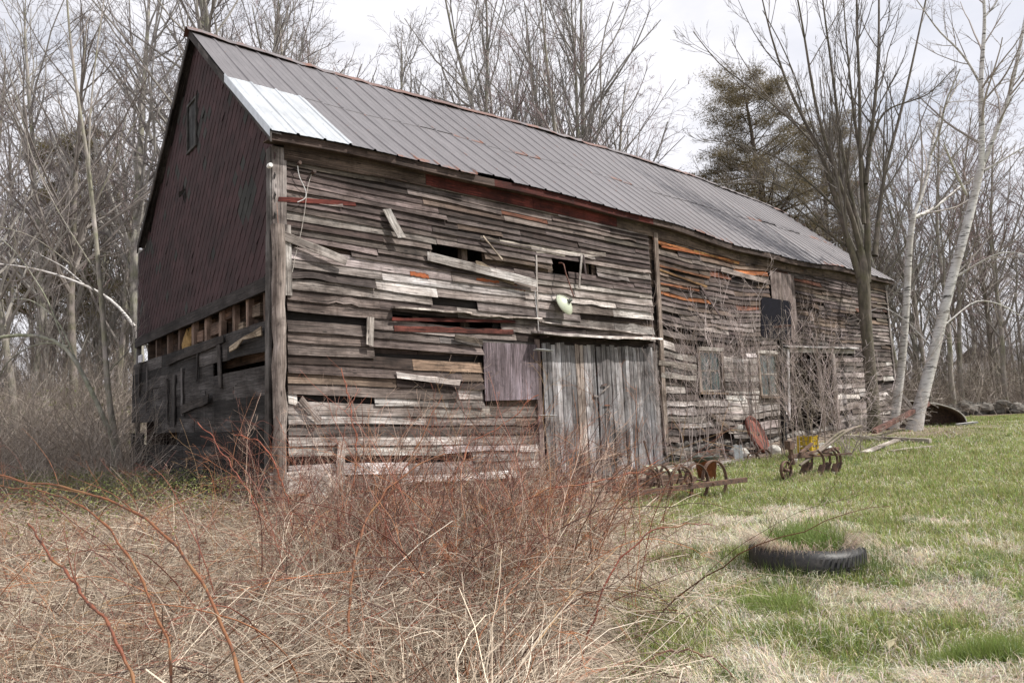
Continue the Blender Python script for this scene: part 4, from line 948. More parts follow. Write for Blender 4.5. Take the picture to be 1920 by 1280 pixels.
limbtree('white_birch', 'thick white birch forking high at the right edge, beside the upturned dark metal hood', 'birch tree', 23.0,
    [(1712, 812, 44), (1728, 745, 38), (1748, 680, 34), (1765, 600, 31), (1790, 500, 29), (1812, 430, 27), (1833, 340, 25), (1842, 300, 22)],
    [[(1840, 315, 20), (1841, 230, 17), (1838, 150, 15), (1844, 80, 12), (1848, 30, 10), (1842, -30, 8)], [(1842, 310, 16), (1868, 245, 14), (1893, 180, 12), (1908, 110, 11), (1925, 20, 9)], [(1838, 158, 8), (1815, 115, 7), (1790, 85, 6), (1760, 60, 5), (1740, 30, 4), (1715, -5, 3)],
     [(1846, 32, 8), (1865, 10, 7), (1880, -20, 6)], [(1812, 365, 9), (1790, 320, 8), (1777, 287, 6), (1770, 270, 3)], [(1845, 320, 9), (1880, 300, 6), (1930, 270, 4)], [(1790, 520, 7), (1840, 490, 5), (1880, 470, 4), (1940, 480, 3)],
     [(1770, 610, 6), (1830, 560, 4), (1880, 570, 4), (1940, 610, 3)], [(1755, 660, 5), (1700, 600, 4), (1650, 570, 3), (1610, 600, 2)]],
    BIRCH, (.56, .54, .53), (.30, .26, .24), 8, per=(7, 4, 3), ang=.7, lenf=.5, up=.02, rmin=.005)
limbtree('leaning_tree', 'crooked pale trunk with lichen right beside the rear corner of the gable', 'tree', 16.2,
    [(238, 912, 24), (222, 850, 21), (208, 790, 19), (200, 720, 17), (197, 640, 16), (190, 560, 15), (182, 470, 14), (176, 400, 13), (163, 300, 12)],
    [[(176, 400, 12), (165, 300, 11), (150, 210, 10), (138, 130, 9), (128, 40, 7), (124, -30, 6)], [(178, 430, 8), (166, 330, 7), (168, 220, 6), (180, 100, 5), (198, -20, 4)], [(190, 560, 5), (140, 500, 4), (60, 440, 3), (-20, 420, 2)],
     [(200, 700, 5), (260, 640, 3), (230, 540, 3), (250, 440, 2)], [(186, 520, 5), (110, 400, 4), (60, 300, 3), (30, 180, 2)], [(176, 390, 5), (230, 270, 4), (270, 200, 3), (330, 120, 2)]],
    BARK, (.27, .25, .225), (.19, .165, .15), 9, per=(8, 5, 4), ang=.7, lenf=.45, up=.04, rmin=.003)
limbtree('bent_tree', 'lichen spotted trunk bent over into an arch, left of the crooked trunk', 'tree', 15.8,
    [(222, 860, 14), (200, 790, 15), (172, 735, 14), (150, 690, 13), (128, 648, 12), (100, 630, 12), (60, 626, 11), (0, 628, 11), (-60, 650, 10)],
    [[(128, 650, 8), (95, 640, 6), (50, 650, 5), (10, 680, 4), (-10, 730, 3)], [(150, 690, 5), (110, 600, 4), (60, 560, 3), (20, 560, 2)], [(120, 645, 5), (90, 560, 4), (30, 470, 3), (-20, 430, 2)]],
    BARK, (.26, .26, .22), (.18, .155, .14), 12, per=(8, 5, 4), ang=.7, lenf=.5, up=.0, rmin=.003)
limbtree('fallen_birch', 'white bare branch slanting down to the barn wall behind the crooked trunk', 'branch', 18.5,
    [(252, 612, 9), (225, 575, 9), (195, 550, 8), (160, 535, 8), (110, 515, 7), (50, 500, 6), (-10, 494, 5)], [[(160, 535, 4), (120, 500, 3), (60, 470, 2)]], BIRCH, (.6, .58, .56), (.25, .22, .2), 14, per=(5, 4, 2), ang=.6, lenf=.4, up=.02, rmin=.003, ground=False)
# ------------------------------------------------------------------ undergrowth
def tangle(g, x, y, hgt, r, cols, K=6, spread=.5, droop=-.02, branch=3, rng=NR, bl=.45):
    n = len(x); S = np.stack([x, y, gh(x, y) - .03], 1); D = np.concatenate([rng.normal(0, spread, (n, 2)), np.ones((n, 1))], 1)
    P = grow(S, D, hgt, K, .17, droop, rng); R = r[:, None] * np.linspace(1, .35, K)[None]; tubes(g, P, R, cols, 3)
    if branch:
        C, CR, idx = children(P, R, branch, .2, 1, .8, bl, .6, 5, .2, droop * .5, rng, .0012); tubes(g, C, CR, cols[idx], 3)
def cols_mix(n, opts, w_, rng=NR, j=.2):
    o = np.array(opts)[rng.choice(len(opts), n, p=np.array(w_) / sum(w_))]; return np.clip(o * (1 + rng.normal(0, j, (n, 1))), .01, .8)
BR_ = [(.24, .20, .165), (.33, .285, .245), (.14, .11, .09), (.44, .39, .34)]
g = G()   # woods thicket left, near
n = 3000; y = 11.5 + NR.random(n) * 16; x = xat(NR.uniform(-230, 262, n), y); s_, v_ = tolocal(x, y); k = (s_ < -.3) | (v_ > 9.6); x, y = x[k], y[k]; n = len(x)
hb = sstep(11, 17, y); tangle(g, x, y, (.5 + 2.2 * hb) * (.5 + NR.random(n) * 1.1), .0022 + .0005 * y * NR.random(n), cols_mix(n, BR_, (4, 3, 2, 1.5)), 7, .6, -.03, 7)
tag(g.build('thicket', TWIG), None, None, kind='stuff')
g = G()   # farther undergrowth through the woods on both sides
n = 12000; y = 26 + NR.random(n) * 40; px = np.where(NR.random(n) < .45, NR.uniform(-250, 480, n), NR.uniform(1350, 2150, n)); x = xat(px, y); k = (y > 34) | (px < 700); k &= ~((y > 26) & (y < 33) & (NR.random(n) < .5)); x, y = x[k], y[k]; n = len(x)
tangle(g, x, y, (1.0 + 4.2 * NR.random(n) ** 1.8), .004 + .00045 * y * NR.random(n), cols_mix(n, BR_, (4, 3, 3, 1)), 6, .45, -.01, 6)
tag(g.build('undergrowth', TWIG), None, None, kind='stuff')
g = G()   # evergreen and leafing scrub far back, seen low between the trunks
for cx, cy, n_, c in ((xat(1880, 46), 46, 5000, (.05, .06, .025)), (xat(1760, 50), 50, 3000, (.06, .06, .03)), (xat(30, 24), 24, 2500, (.12, .14, .045)), (xat(120, 40), 40, 4000, (.07, .08, .035))):
    x = cx + NR.normal(0, 3.2, n_); y = cy + NR.normal(0, 1.5, n_); z = gh(x, y) + NR.random(n_) ** 1.5 * 2.4; q = np.stack([x, y, z], 1); d = NR.normal(0, .07, (n_, 3)); e = NR.normal(0, .05, (n_, 3))
    g.add(np.stack([q, q + d, q + e], 1).reshape(-1, 3), np.arange(n_ * 3).reshape(-1, 3), np.repeat(jcol(c, n_), 3, 0))
tag(g.build('evergreen_scrub', LEAF), None, None, kind='stuff')
# old stone wall at the wood's edge
g = G(); rr = random.Random(3)
for k in range(330):
    x = 15 + k * .115; y = 35.4 + .5 * sin(x * .4) + rr.uniform(-.3, .3); r = rr.uniform(.18, .36); blob(g, (x, y, ghf(x, y) + rr.uniform(0, .55)), r, np.array((.15, .14, .125)) * rr.uniform(.5, 1.6), k, 8, (1.3, .9, .75), .35)
tag(g.build('stone_wall', PLAIN), 'low tumbled fieldstone wall along the edge of the woods', 'stone wall')
# distant white house
hx, hy = xat(1885, 88), 88; hz = ghf(hx, hy); H_ = thing('distant_house', 'small white house glimpsed far off between the trunks at the right edge', 'house', (hx, hy, hz), .2)
g = G(); box(g, -5, -3, -.5, 5, 3, 3.2, (.75, .76, .78)); g.build('wall', PLAIN, H_, local=True)
g = G(); g.add([(-5.3, -3.4, 3.1), (5.3, -3.4, 3.1), (5.3, 0, 5.2), (-5.3, 0, 5.2), (-5.3, 3.4, 3.1), (5.3, 3.4, 3.1)], [(0, 1, 2, 3), (3, 2, 5, 4)], (.12, .12, .13)); g.build('roof', PLAIN, H_, local=True)
for wx in (-3.4, -1.2, 1.2, 3.4): g = G(); box(g, wx, -3.06, 1.0, wx + .9, -3.003, 2.2, (.05, .06, .07)); g.build('window', PLAIN, H_, local=True)

# ------------------------------------------------------------------ saplings and shrubs before the long wall
def shrub(name, label, px, py, n, h, spread, col, seed, r=.011, per=(5, 3), grp=None, up=.05, v_in=None, ang=.6):
    rng = np.random.default_rng(seed); p = grd(px, py); S = np.repeat(p[None], n, 0) + np.c_[rng.normal(0, .10, (n, 2)), np.full(n, -.05)]; D = np.c_[rng.normal(0, spread, (n, 2)), np.ones(n)]
    L = h * (.55 + .55 * rng.random(n)); P = grow(S, D, L, 10, .06, up, rng); R = (r * (.6 + .6 * rng.random(n)))[:, None] * np.linspace(1, .25, 10)[None]; R = np.maximum(R, .0042)
    t = thing(name, label, 'shrub' if n > 3 else 'sapling', p, 0, grp); g = G(); tubes(g, P, R, bark_cols(n, col, rng), 5); g.build('stem', TWIG, t, True)
    A, AR, _ = children(P, R, per[0], .3, 1, ang, .38, .5, 6, .08, up, rng, .0042); B, BR, _ = children(A, AR, per[1], .2, 1, ang, .5, .7, 4, .1, .03, rng, .0034)
    g = G(); tubes(g, A, AR, bark_cols(len(A), np.array(col) * 1.1, rng), 3); tubes(g, B, BR, bark_cols(len(B), np.array(col) * 1.2, rng), 3); g.build('twigs', TWIG, t); return t
PK = (.36, .30, .285)
shrub('sapling', 'thin grey sapling leaning in front of the right barn door, left of the rusty bucket', 1292, 886, 3, 3.4, .22, PK, 1, .016)
shrub('sapling', 'forked bare sapling standing right behind the rusty bucket', 1312, 868, 3, 3.9, .14, PK, 2, .014)
shrub('sapling', 'tall whippy sapling in front of the left sash window', 1345, 870, 4, 4.6, .13, PK, 3, .013)
shrub('sapling', 'pale upright sapling left of the hayloft hatch', 1390, 862, 3, 4.8, .12, PK, 4, .012)
shrub('shrub', 'many-stemmed bare shrub between the rusty disc and the black hoop pole', 1440, 850, 9, 4.0, .28, (.32, .27, .25), 5, .011, (6, 4))
shrub('shrub', 'dense bare shrub in front of the dark doorway and yellow crate', 1520, 842, 17, 3.6, .30, (.24, .20, .175), 6, .010, (6, 4), ang=.8)
shrub('shrub', 'twiggy bare lilac clump against the wall right of the pale post', 1590, 832, 15, 3.9, .42, (.38, .32, .31), 7, .010, (8, 5), up=.0, ang=.9)
shrub('shrub', 'drooping bare bush beside the base of the multi-stemmed tree', 1620, 826, 12, 3.2, .6, (.36, .31, .28), 8, .009, (9, 5), up=-.05, ang=.9)
shrub('sapling', 'slim sapling rising left of the wall post, beside the doors', 1225, 884, 2, 2.6, .3, PK, 9, .010)
shrub('sapling', 'straight pale stem standing in the grass in front of the yellow crate', 1535, 862, 1, 2.2, .03, (.35, .29, .24), 10, .012)
shrub('sapling', 'leaning dead stems in front of the right sash window', 1470, 846, 5, 4.4, .16, (.24, .20, .17), 12, .014)

for k, (px, py, n_, h_) in enumerate(((1262, 872, 2, 4.4), (1278, 868, 2, 3.6), (1322, 862, 3, 4.2), (1362, 862, 2, 4.9), (1408, 856, 3, 4.0), (1425, 850, 3, 4.6), (1496, 842, 4, 4.2), (1556, 834, 4, 3.8))):
    shrub('sapling', ['reddish thin sapling close right of the wall post', 'whippy sapling between the wall post and the bucket', 'bare sapling left of the left sash window', 'tall sapling in front of the right edge of the left sash window', 'sapling rising over the left edge of the red disc', 'sapling rising just behind the red disc', 'sapling right beside the black hoop pole', 'sapling before the pale post of the doorway'][k], px, py, n_, h_, .13, [(.36, .29, .27), (.33, .26, .24), (.40, .34, .32)][k % 3], 40 + k, .011, (9, 4))

# ------------------------------------------------------------------ bramble patch in the foreground
STR = [(.48, .405, .315), (.36, .29, .22), (.19, .145, .11), (.57, .50, .41), (.25, .13, .085)]
RED = [(.19, .068, .045), (.27, .11, .048), (.11, .042, .034), (.28, .18, .09), (.24, .19, .15), (.08, .045, .038)]
def inpatch(x, y, pad=0.0):
    s_, v_ = tolocal(x, y); edge = .25 + (y - 4) * .17 + (fbm(x * .9, y * .9, 33) - .5) * 1.1 + pad
    clear = np.hypot((x - 2.2) / 1.3, (y - 11.0) / 1.5) > 1
    return clear & (x < edge + .8 * (fbm(x * 3, y * 3, 35) > .62)) & ((v_ < -.15) | (s_ < -.25)) & ((v_ < -2.6) | (s_ < 5.4) | (v_ > 0))
def rndxy(n, y0, y1, l=-1.0, pw=1.15):
    y = (y0 ** (1 - pw) + NR.random(n) * (y1 ** (1 - pw) - y0 ** (1 - pw))) ** (1 / (1 - pw)); return xat(-120, y) + NR.random(n) * (xat(1330, y) - xat(-120, y)), y
g = G()   # flattened dry stalks
x, y = rndxy(21000, 2.6, 13.5); k = inpatch(x, y); x, y = x[k], y[k]; n = len(x); S = np.stack([x, y, gh(x, y) + NR.random(n) * (.10 + .30 * fbm(x, y, 77))], 1)
az = fbm(x * .6, y * .6, 78) * 9 + NR.normal(0, .9, n); D = np.stack([np.cos(az), np.sin(az), NR.normal(.12, .28, n)], 1)
P = grow(S, D, .3 + .8 * NR.random(n) ** 1.5, 5, .13, -.05, NR); P[:, :, 2] = np.maximum(P[:, :, 2], gh(P[:, :, 0], P[:, :, 1]) + .01)
tubes(g, P, (.0009 + .0034 * NR.random(n) ** 2.2 + .00012 * y)[:, None] * np.linspace(1, .6, 5)[None], cols_mix(n, STR, (4, 4, 4, 1.6, 1.6)), 3)
tag(g.build('dry_stalks', TWIG), None, None, kind='stuff')
g = G()   # standing dry weeds
x, y = rndxy(3400, 2.8, 13.5); k = inpatch(x, y, -.1); x, y = x[k], y[k]; n = len(x); d_ = fbm(x * .8, y * .8, 44)
tangle(g, x, y, (.35 + .65 * d_) * (.5 + NR.random(n) * .8), 0.0013 + .0022 * NR.random(n) ** 1.6, cols_mix(n, STR, (4, 4, 3, 2, 2)), 6, .55, -.05, 4, bl=.5)
tag(g.build('dry_weeds', TWIG), None, None, kind='stuff')
g = G()   # red bramble stems
x, y = rndxy(2100, 3.2, 11.5, pw=.9); dens = .35 + 1.0 * np.exp(-(((x + .3) / 1.5) ** 2 + ((y - 6.6) / 2.2) ** 2)) + .9 * np.exp(-(((x + 3.2) / 1.1) ** 2 + ((y - 8.4) / 1.5) ** 2)); k = inpatch(x, y, -.25) & (NR.random(len(x)) < dens * .8); x, y = x[k], y[k]; n = len(x)
S = np.stack([x, y, gh(x, y) - .03], 1); az = NR.random(n) * 2 * pi; ln = .25 + .5 * NR.random(n); D = np.stack([np.cos(az) * ln, np.sin(az) * ln, np.ones(n)], 1)
cm = cols_mix(n, RED, (4, 2.5, 3, 1.3, 2.5, 2), j=.3); Lc_ = (.8 + 1.5 * NR.random(n) ** 1.4) * (.75 + .35 * np.exp(-((x + .3) / 1.6) ** 2)) * (.7 + .3 * sstep(3.5, 6, y))
P = grow(S, D, Lc_, 14, .10, -.10, NR); R = (.0022 + .0040 * NR.random(n) ** 1.8)[:, None] * np.linspace(1, .28, 14)[None]; tubes(g, P, R, cm, 4)
C, CR, idx = children(P, R, 5, .25, 1, .75, .28, .55, 7, .16, -.03, NR, .0015); tubes(g, C, CR, cm[idx], 3)
C2, CR2, idx2 = children(C, CR, 2, .2, 1, .8, .5, .7, 5, .18, -.02, NR, .0012); tubes(g, C2, CR2, cm[idx][idx2] * 1.1, 3)
n = 620; cen = [(grd(*q)[0], grd(*q)[1]) for q in ((640, 1010), (720, 1000), (800, 1000), (880, 985), (950, 985), (1020, 975), (520, 985), (440, 960), (860, 1050), (960, 1060), (740, 1080), (1080, 990), (1060, 1060), (700, 1130), (820, 1150), (930, 1130), (1010, 1150), (640, 1100))]
ci = np.array(cen)[NR.integers(0, len(cen), n)] + NR.normal(0, .34, (n, 2)); S = np.stack([ci[:, 0], ci[:, 1], gh(ci[:, 0], ci[:, 1]) - .03], 1); az = NR.normal(.3, 1.3, n); ln = .15 + .4 * NR.random(n)
D = np.stack([np.cos(az) * ln, np.sin(az) * ln, np.ones(n)], 1); cm = cols_mix(n, [(.20, .085, .06), (.27, .13, .07), (.12, .055, .043), (.34, .245, .19), (.26, .19, .15), (.09, .05, .042)], (4, 2, 3, 2.5, 2.5, 2), j=.3); P = grow(S, D, .8 + 1.25 * NR.random(n) ** 1.2, 14, .09, -.055, NR)
R = (.0028 + .0042 * NR.random(n) ** 1.8)[:, None] * np.linspace(1, .3, 14)[None]; tubes(g, P, R, cm, 4)
C, CR, idx = children(P, R, 6, .25, 1, .7, .28, .55, 7, .14, .0, NR, .0018); tubes(g, C, CR, cm[idx], 3); C2, CR2, idx2 = children(C, CR, 2, .2, 1, .7, .5, .7, 5, .16, .0, NR, .0014); tubes(g, C2, CR2, cm[idx][idx2] * 1.1, 3)
tag(g.build('bramble_thicket', TWIG), None, None, kind='stuff')
# single arching canes
def cane(label, pts, Y, dY=0.0, col=(.30, .09, .035), seed=0, side=5):
    rng = np.random.default_rng(seed); P, R = limb(pts, Y, 44, dY=dY, wf=.60); R = R * (1 + .10 * rng.random(44)) * (1 + .35 * (np.arange(44) % 5 == 2)); P[1:-1] += rng.normal(0, .0022, P[1:-1].shape) * Y; P[1:-1] = (P[:-2] + P[1:-1] * 2 + P[2:]) / 4; b = P[0]; bz = ghf(b[0], b[1])
    t = thing('bramble_cane', label, 'bramble cane', (b[0], b[1], bz), 0, 'red bramble canes'); g = G()
    if b[2] > bz: P = np.vstack([[b[0] + .02, b[1], bz - .02], P]); R = np.r_[R[0], R]
    tubes(g, P[None], R[None], col, 7)
    side += 3
    C, CR, _ = children(P[None], R[None], side, .35, 1, .7, .22, .4, 6, .12, -.02, rng, .0012); tubes(g, C, CR, bark_cols(len(C), np.array(col) * .9, rng), 4)
    nth = 40; i = rng.integers(1, len(P) - 1, nth); S = P[i] + (P[np.minimum(i + 1, len(P) - 1)] - P[i]) * rng.random((nth, 1)); d = norm(rng.normal(0, 1, (nth, 3)))
    tubes(g, np.stack([S, S + d * .007, S + d * .012], 1), np.tile([[.0014, .0007, .0002]], (nth, 1)), np.array(col) * 1.1, 3)
    g.build('stem', CANE, t, True); return t
OR_ = (.19, .075, .034)
cane('thickest orange red cane arching from bottom centre-left up to the left edge', [(458, 1290, 10), (436, 1225, 9.5), (420, 1172, 9), (386, 1105, 8.5), (363, 1065, 8), (323, 1015, 7.5), (269, 968, 7), (185, 929, 6.5), (111, 910, 6), (57, 905, 5), (-10, 888, 4.5)], 2.5, .9, OR_, 1)
cane('second long orange red cane running parallel left of the thickest one', [(322, 1290, 7.5), (317, 1220, 7), (303, 1170, 7), (277, 1115, 6.5), (255, 1060, 6), (230, 1025, 6), (190, 975, 5.5), (150, 945, 5), (110, 930, 4.5), (60, 915, 4), (-10, 910, 3.5)], 2.7, .9, OR_, 2)
cane('short thick red cane leaning left at the bottom left, with a side twig', [(255, 1290, 8.5), (225, 1210, 8.5), (195, 1155, 8), (150, 1115, 8), (130, 1075, 7.5), (100, 1055, 7), (78, 1015, 6), (52, 980, 4.5)], 2.4, .4, (.18, .062, .034), 3, 3)
cane('tall upright orange cane rising at bottom centre and arching right before the clapboards', [(640, 1300, 8), (652, 1200, 8), (658, 1110, 7), (670, 1020, 6.5), (692, 960, 6), (735, 905, 5), (790, 868, 4), (835, 850, 3)], 3.6, 1.0, OR_, 4)
cane('dark red cane rising right of the bottom centre and bending over the lawn', [(1085, 1270, 6), (1098, 1200, 6), (1125, 1130, 5.5), (1140, 1080, 5), (1180, 1030, 4.5), (1225, 992, 4), (1290, 980, 3), (1335, 984, 2)], 4.2, .4, (.20, .055, .035), 5)
cane('long red brown cane bowing right in front of the double doors', [(780, 1120, 5), (850, 1030, 5), (930, 960, 5), (1030, 915, 4.5), (1120, 903, 4), (1190, 890, 3.5), (1235, 862, 3)], 6.0, 1.0, (.25, .07, .035), 6)
cane('brown cane lying along the bottom edge of the lawn', [(1180, 1262, 4), (1235, 1222, 5), (1290, 1215, 5), (1345, 1235, 4.5), (1400, 1290, 4)], 4.0, -.3, (.22, .12, .09), 7, 3)
cane('slim red cane curving up before the dark plywood square', [(850, 1080, 4), (840, 990, 4), (850, 900, 3.5), (880, 830, 3), (940, 800, 2.5), (1010, 740, 2)], 7.0, 1.0, (.26, .08, .04), 8)
cane('red cane curling over in front of the corner log', [(560, 1060, 4.5), (545, 960, 4), (520, 880, 4), (490, 828, 3.5), (440, 815, 3)], 8.2, .3, (.28, .08, .045), 9)
cane('red stem standing straight before the pale lower clapboards', [(655, 1080, 4), (655, 980, 4), (664, 900, 4), (668, 820, 3.5), (655, 740, 3), (640, 690, 2)], 8.0, .6, (.28, .085, .045), 10)
cane('thin red cane leaning left before the tarred gable boards', [(560, 1100, 4), (510, 1010, 4), (470, 930, 3.5), (420, 850, 3), (370, 790, 2)], 7.8, .3, (.26, .08, .05), 11)
cane('crooked brown cane reaching toward the plank leaning at the sill', [(700, 1150, 5), (720, 1060, 5), (700, 980, 4.5), (760, 880, 4), (800, 800, 3), (830, 740, 2)], 6.4, .8, (.20, .07, .04), 12)
# green ground cover and first leaves
g = G(); 
def leaves(px0, px1, py0, py1, n, h, c, sz=.018):
    m = []; 
    for i in range(60):
        m.append(grd(RS.uniform(px0, px1), RS.uniform(py0, py1)))
    m = np.array(m); q = m[NR.integers(0, 60, n)] + NR.normal(0, .3, (n, 3)) * [1, 1, 0]; q = q[q[:, 1] > 6.5]; n = len(q); q[:, 2] = gh(q[:, 0], q[:, 1]) + NR.random(n) * h
    d = norm(NR.normal(0, 1, (n, 3)) + [0, 0, .5]) * sz; e = norm(np.cross(d, NR.normal(0, 1, (n, 3)))) * sz * .6
    g.add(np.stack([q, q + d * .5 + e, q + d, q + d * .5 - e], 1).reshape(-1, 3), np.arange(n * 4).reshape(-1, 4), np.repeat(jcol(c, n, .25), 4, 0))
leaves(20, 420, 885, 990, 22000, .60, (.19, .215, .075), .022); leaves(860, 1180, 1020, 1200, 900, .6, (.20, .24, .06), .015); leaves(0, 200, 850, 900, 8000, .7, (.18, .19, .07), .03)
tag(g.build('green_groundcover', LEAF), None, None, kind='stuff')

# ------------------------------------------------------------------ farm relics on the grass
def ring_arc(g, c, R, a0, a1, axis_ang, w_, th, col, n=18, fade=True):
    """flat iron band bent round, standing upright in the plane whose horizontal direction is axis_ang"""
    ts = np.linspace(a0, a1, n); h = np.array([cos(axis_ang), sin(axis_ang), 0]); k = np.array([-sin(axis_ang), cos(axis_ang), 0]); z = np.array([0, 0, 1.]); v = []
    for t in ts:
        rad = h * cos(t) + z * sin(t); p = np.asarray(c) + rad * R; v += [p - k * w_ / 2, p + k * w_ / 2, p + k * w_ / 2 + rad * th, p - k * w_ / 2 + rad * th]
    f = []
    for i in range(n - 1):
        for j in range(4): f.append((i * 4 + j, i * 4 + (j + 1) % 4, i * 4 + 4 + (j + 1) % 4, i * 4 + 4 + j))
    f.append((3, 2, 1, 0)); e = (n - 1) * 4; f.append((e, e + 1, e + 2, e + 3)); g.add(v, f, col)
RC = (.13, .085, .065)
a = grd(1172, 948); b = grd(1404, 926); d = b - a; L = np.linalg.norm(d[:2]); ax = atan2(d[1], d[0])
hr = thing('spring_tooth_harrow', 'rusty iron spring-tooth harrow lying in the grass before the barn doors', 'harrow', (a[0], a[1], (a[2] + b[2]) / 2 + .05), ax)
hr.scale = (1, 1.1, 1.2)
g = G()
for y_ in (0, .45, .85): board(g, (-.05, y_, .12 + y_ * .05), (L * (1 if y_ == 0 else .72), y_, .17 + y_ * .05), (0, .07, 0), (0, 0, .012), RC, 6, .002); board(g, (-.05, y_, .07 + y_ * .05), (L * (1 if y_ == 0 else .72), y_, .12 + y_ * .05), (0, .012, 0), (0, 0, .06), RC, 6)
for x_ in (.05, L * .36, L * .70): board(g, (x_, -.03, .14), (x_, .98, .19), (.05, 0, 0), (0, 0, .015), RC, 3)
g.build('harrow_frame', RUST, hr, local=True)
for (x_, y_, R) in ((.22, .30, .24), (.50, .12, .24), (.42, .62, .25), (.86, .30, .25), (1.10, .05, .23), (1.30, .60, .24), (1.45, .12, .24), (1.86, .18, .26)):
    g = G(); ring_arc(g, (x_, y_, .17), R, -.9, pi * .98, .12, .060, .014, np.array(RC) * 1.3 * RS.uniform(.7, 1.3)); board(g, (x_ - R - .04, y_ - .02, .12), (x_ - R + .08, y_ - .02, .12), (0, .05, 0), (0, 0, .03), RC); g.build('spring_tooth', RUST, hr, local=True)
for x_, sd_ in ((.72, 1), (.10, 2), (1.2, 3)):
    g = G(); r_ = random.Random(sd_)
    for k in range(9):
        bx, by, bz_ = x_ + r_.uniform(-.14, .14), r_.uniform(-.08, .2), .06 + r_.uniform(0, .16); board(g, (bx, by, bz_), (bx + r_.uniform(-.12, .12), by + r_.uniform(-.12, .12), bz_ + r_.uniform(-.06, .1)), (.0, .035, .01), (.012, 0, .012), np.array(RC) * r_.uniform(.6, 1.1))
    tube1(g, [(x_, .0, .1), (x_ + .05, .12, .30), (x_ + .02, .2, .42)], .016, RC, 6); g.build('clamp_bracket', RUST, hr, local=True)
g = G(); tube1(g, resample([(.95, .55, .15), (.90, .58, .45), (.82, .60, .75)], 6), .015, RC, 6); g.build('lever', RUST, hr, local=True)
# walking cultivator with plough handles
a = grd(1476, 906); b = grd(1550, 888); d = b - a; ax = atan2(d[1], d[0]); Lc = np.linalg.norm(d[:2]); sc_ = Lc
cu = thing('walking_cultivator', 'rusty walking cultivator with small front wheel and two long wooden handles on the lawn', 'cultivator', tuple(a), ax); CS = 1.35
g = G(); ring_arc(g, (0, 0, .13), .125, 0, 2 * pi, .15, .045, .012, RC, 22)
for k in range(5):
    t = k * 2 * pi / 5; tube1(g, [(0, 0, .13), (.12 * cos(t) * cos(.15), .12 * cos(t) * sin(.15), .13 + .12 * sin(t))], .008, RC, 5)
lathe(g, [(0, -.04), (.025, -.04), (.025, .04), (0, .04)], (0, 0, .13), RC, 10, 'y'); g.build('front_wheel', RUST, cu, True, local=True)
g = G()
for y_ in (-.03, .03): board(g, (0, y_, .14), (.16, y_, .30), (0, .012, 0), (.02, 0, .03), RC, 2)
tube1(g, [(.16, 0, .20), (.12, 0, .50)], .035, RC, 6); box(g, .07, -.05, .42, .17, .05, .54, RC); board(g, (.1, -.03, .29), (Lc, -.03, .34), (0, .06, 0), (0, 0, .05), RC, 3); board(g, (.25, -.08, .33), (.7, .05, .44), (0, .05, 0), (.02, 0, .04), RC, 3)
for sgn in (-1, 1): board(g, (.25, 0, .28), (Lc - .05, sgn * .26, .29), (0, .04, 0), (0, 0, .025), RC, 3)
for x_ in (.5, .8): board(g, (x_, -.26 * x_ / Lc, .31), (x_, .26 * x_ / Lc + .03, .31), (.03, 0, 0), (0, 0, .02), RC)
g.build('cultivator_frame', RUST, cu, local=True)
for (x_, y_) in ((.38, .0), (.55, -.14), (.57, .16), (.78, -.20), (.80, .24), (.92, .02), (1.0, -.1)):
    g = G(); q = resample([(x_, y_, .30), (x_ + .10, y_, .26), (x_ + .13, y_, .14), (x_ + .05, y_, .02), (x_ - .02, y_, -.01)], 10); q[:, 2] *= 1.25; tube1(g, q, .019, np.array(RC) * .8, 5)
    board(g, (x_ - .05, y_ - .05, -.01), (x_ + .08, y_ - .05, .17), (0, .10, 0), (-.006, 0, .004), RC); g.build('tine', RUST, cu, local=True)
for px, py, y_ in ((1606, 793, 1), (1583, 800, -1)):
    w1 = at(px, py, a[1] + 1.0); s0 = at(1500, 872, a[1] + .15); g = G(); tubes(g, resample([s0, s0 * .5 + w1 * .5 + [0, 0, -.02], w1, w1 + [.10, .02, -.06]], 9)[None], np.full((1, 9), .026), (.20, .165, .14), 8)
    o = g.build('handle', BARK, None, True); M = Matrix.Translation(cu.location) @ Matrix.Rotation(ax, 4, 'Z') @ Matrix.Scale(CS, 4); o.data.transform(M.inverted()); o.parent = cu
cu.scale = (CS, CS, CS)
# truck tyre planter
tp = grd(1514, 1066); ty = thing('tyre_planter', 'big old black tractor tyre lying flat in the grass with tufts growing inside', 'tyre', (tp[0], tp[1], tp[2] - .03), .4)
g = G(); Ro, Wt = .475, .26
prof = [(Ro - .20, .03), (Ro - .10, .0), (Ro - .03, .02), (Ro, .06), (Ro + .01, Wt * .5), (Ro, Wt - .05), (Ro - .03, Wt - .01), (Ro - .10, Wt), (Ro - .17, Wt - .02), (Ro - .20, Wt - .05), (Ro - .18, Wt - .09), (Ro - .08, Wt * .5), (Ro - .18, .06), (Ro - .20, .03)]
lathe(g, prof, (0, 0, 0), (.014, .014, .016), 56); q = g.v[-1]; th_ = np.arctan2(q[:, 1], q[:, 0]); q *= (1 + .03 * np.sin(th_ * 2 + 1) + .015 * np.sin(th_ * 5))[:, None] * [1, 1, 1]
g.build('tyre_casing', RUB, ty, True, local=True)
g = G()
for k in range(60):
    t = k * 2 * pi / 60
    for dz in (-1, 1): board(g, ((Ro + .008) * cos(t), (Ro + .008) * sin(t), Wt / 2 + dz * .01), ((Ro + .002) * cos(t + .06), (Ro + .002) * sin(t + .06), Wt / 2 + dz * .085), (-.022 * sin(t), .022 * cos(t), 0), (.008 * cos(t), .008 * sin(t), 0), (.03, .03, .032))
g.build('tread_lugs', RUB, ty, local=True)
g = G(); blob(g, (0, 0, .05), .36, (.11, .085, .06), 5, 20, (1, 1, .3), .1); g.build('soil', GROUND, ty, local=True)
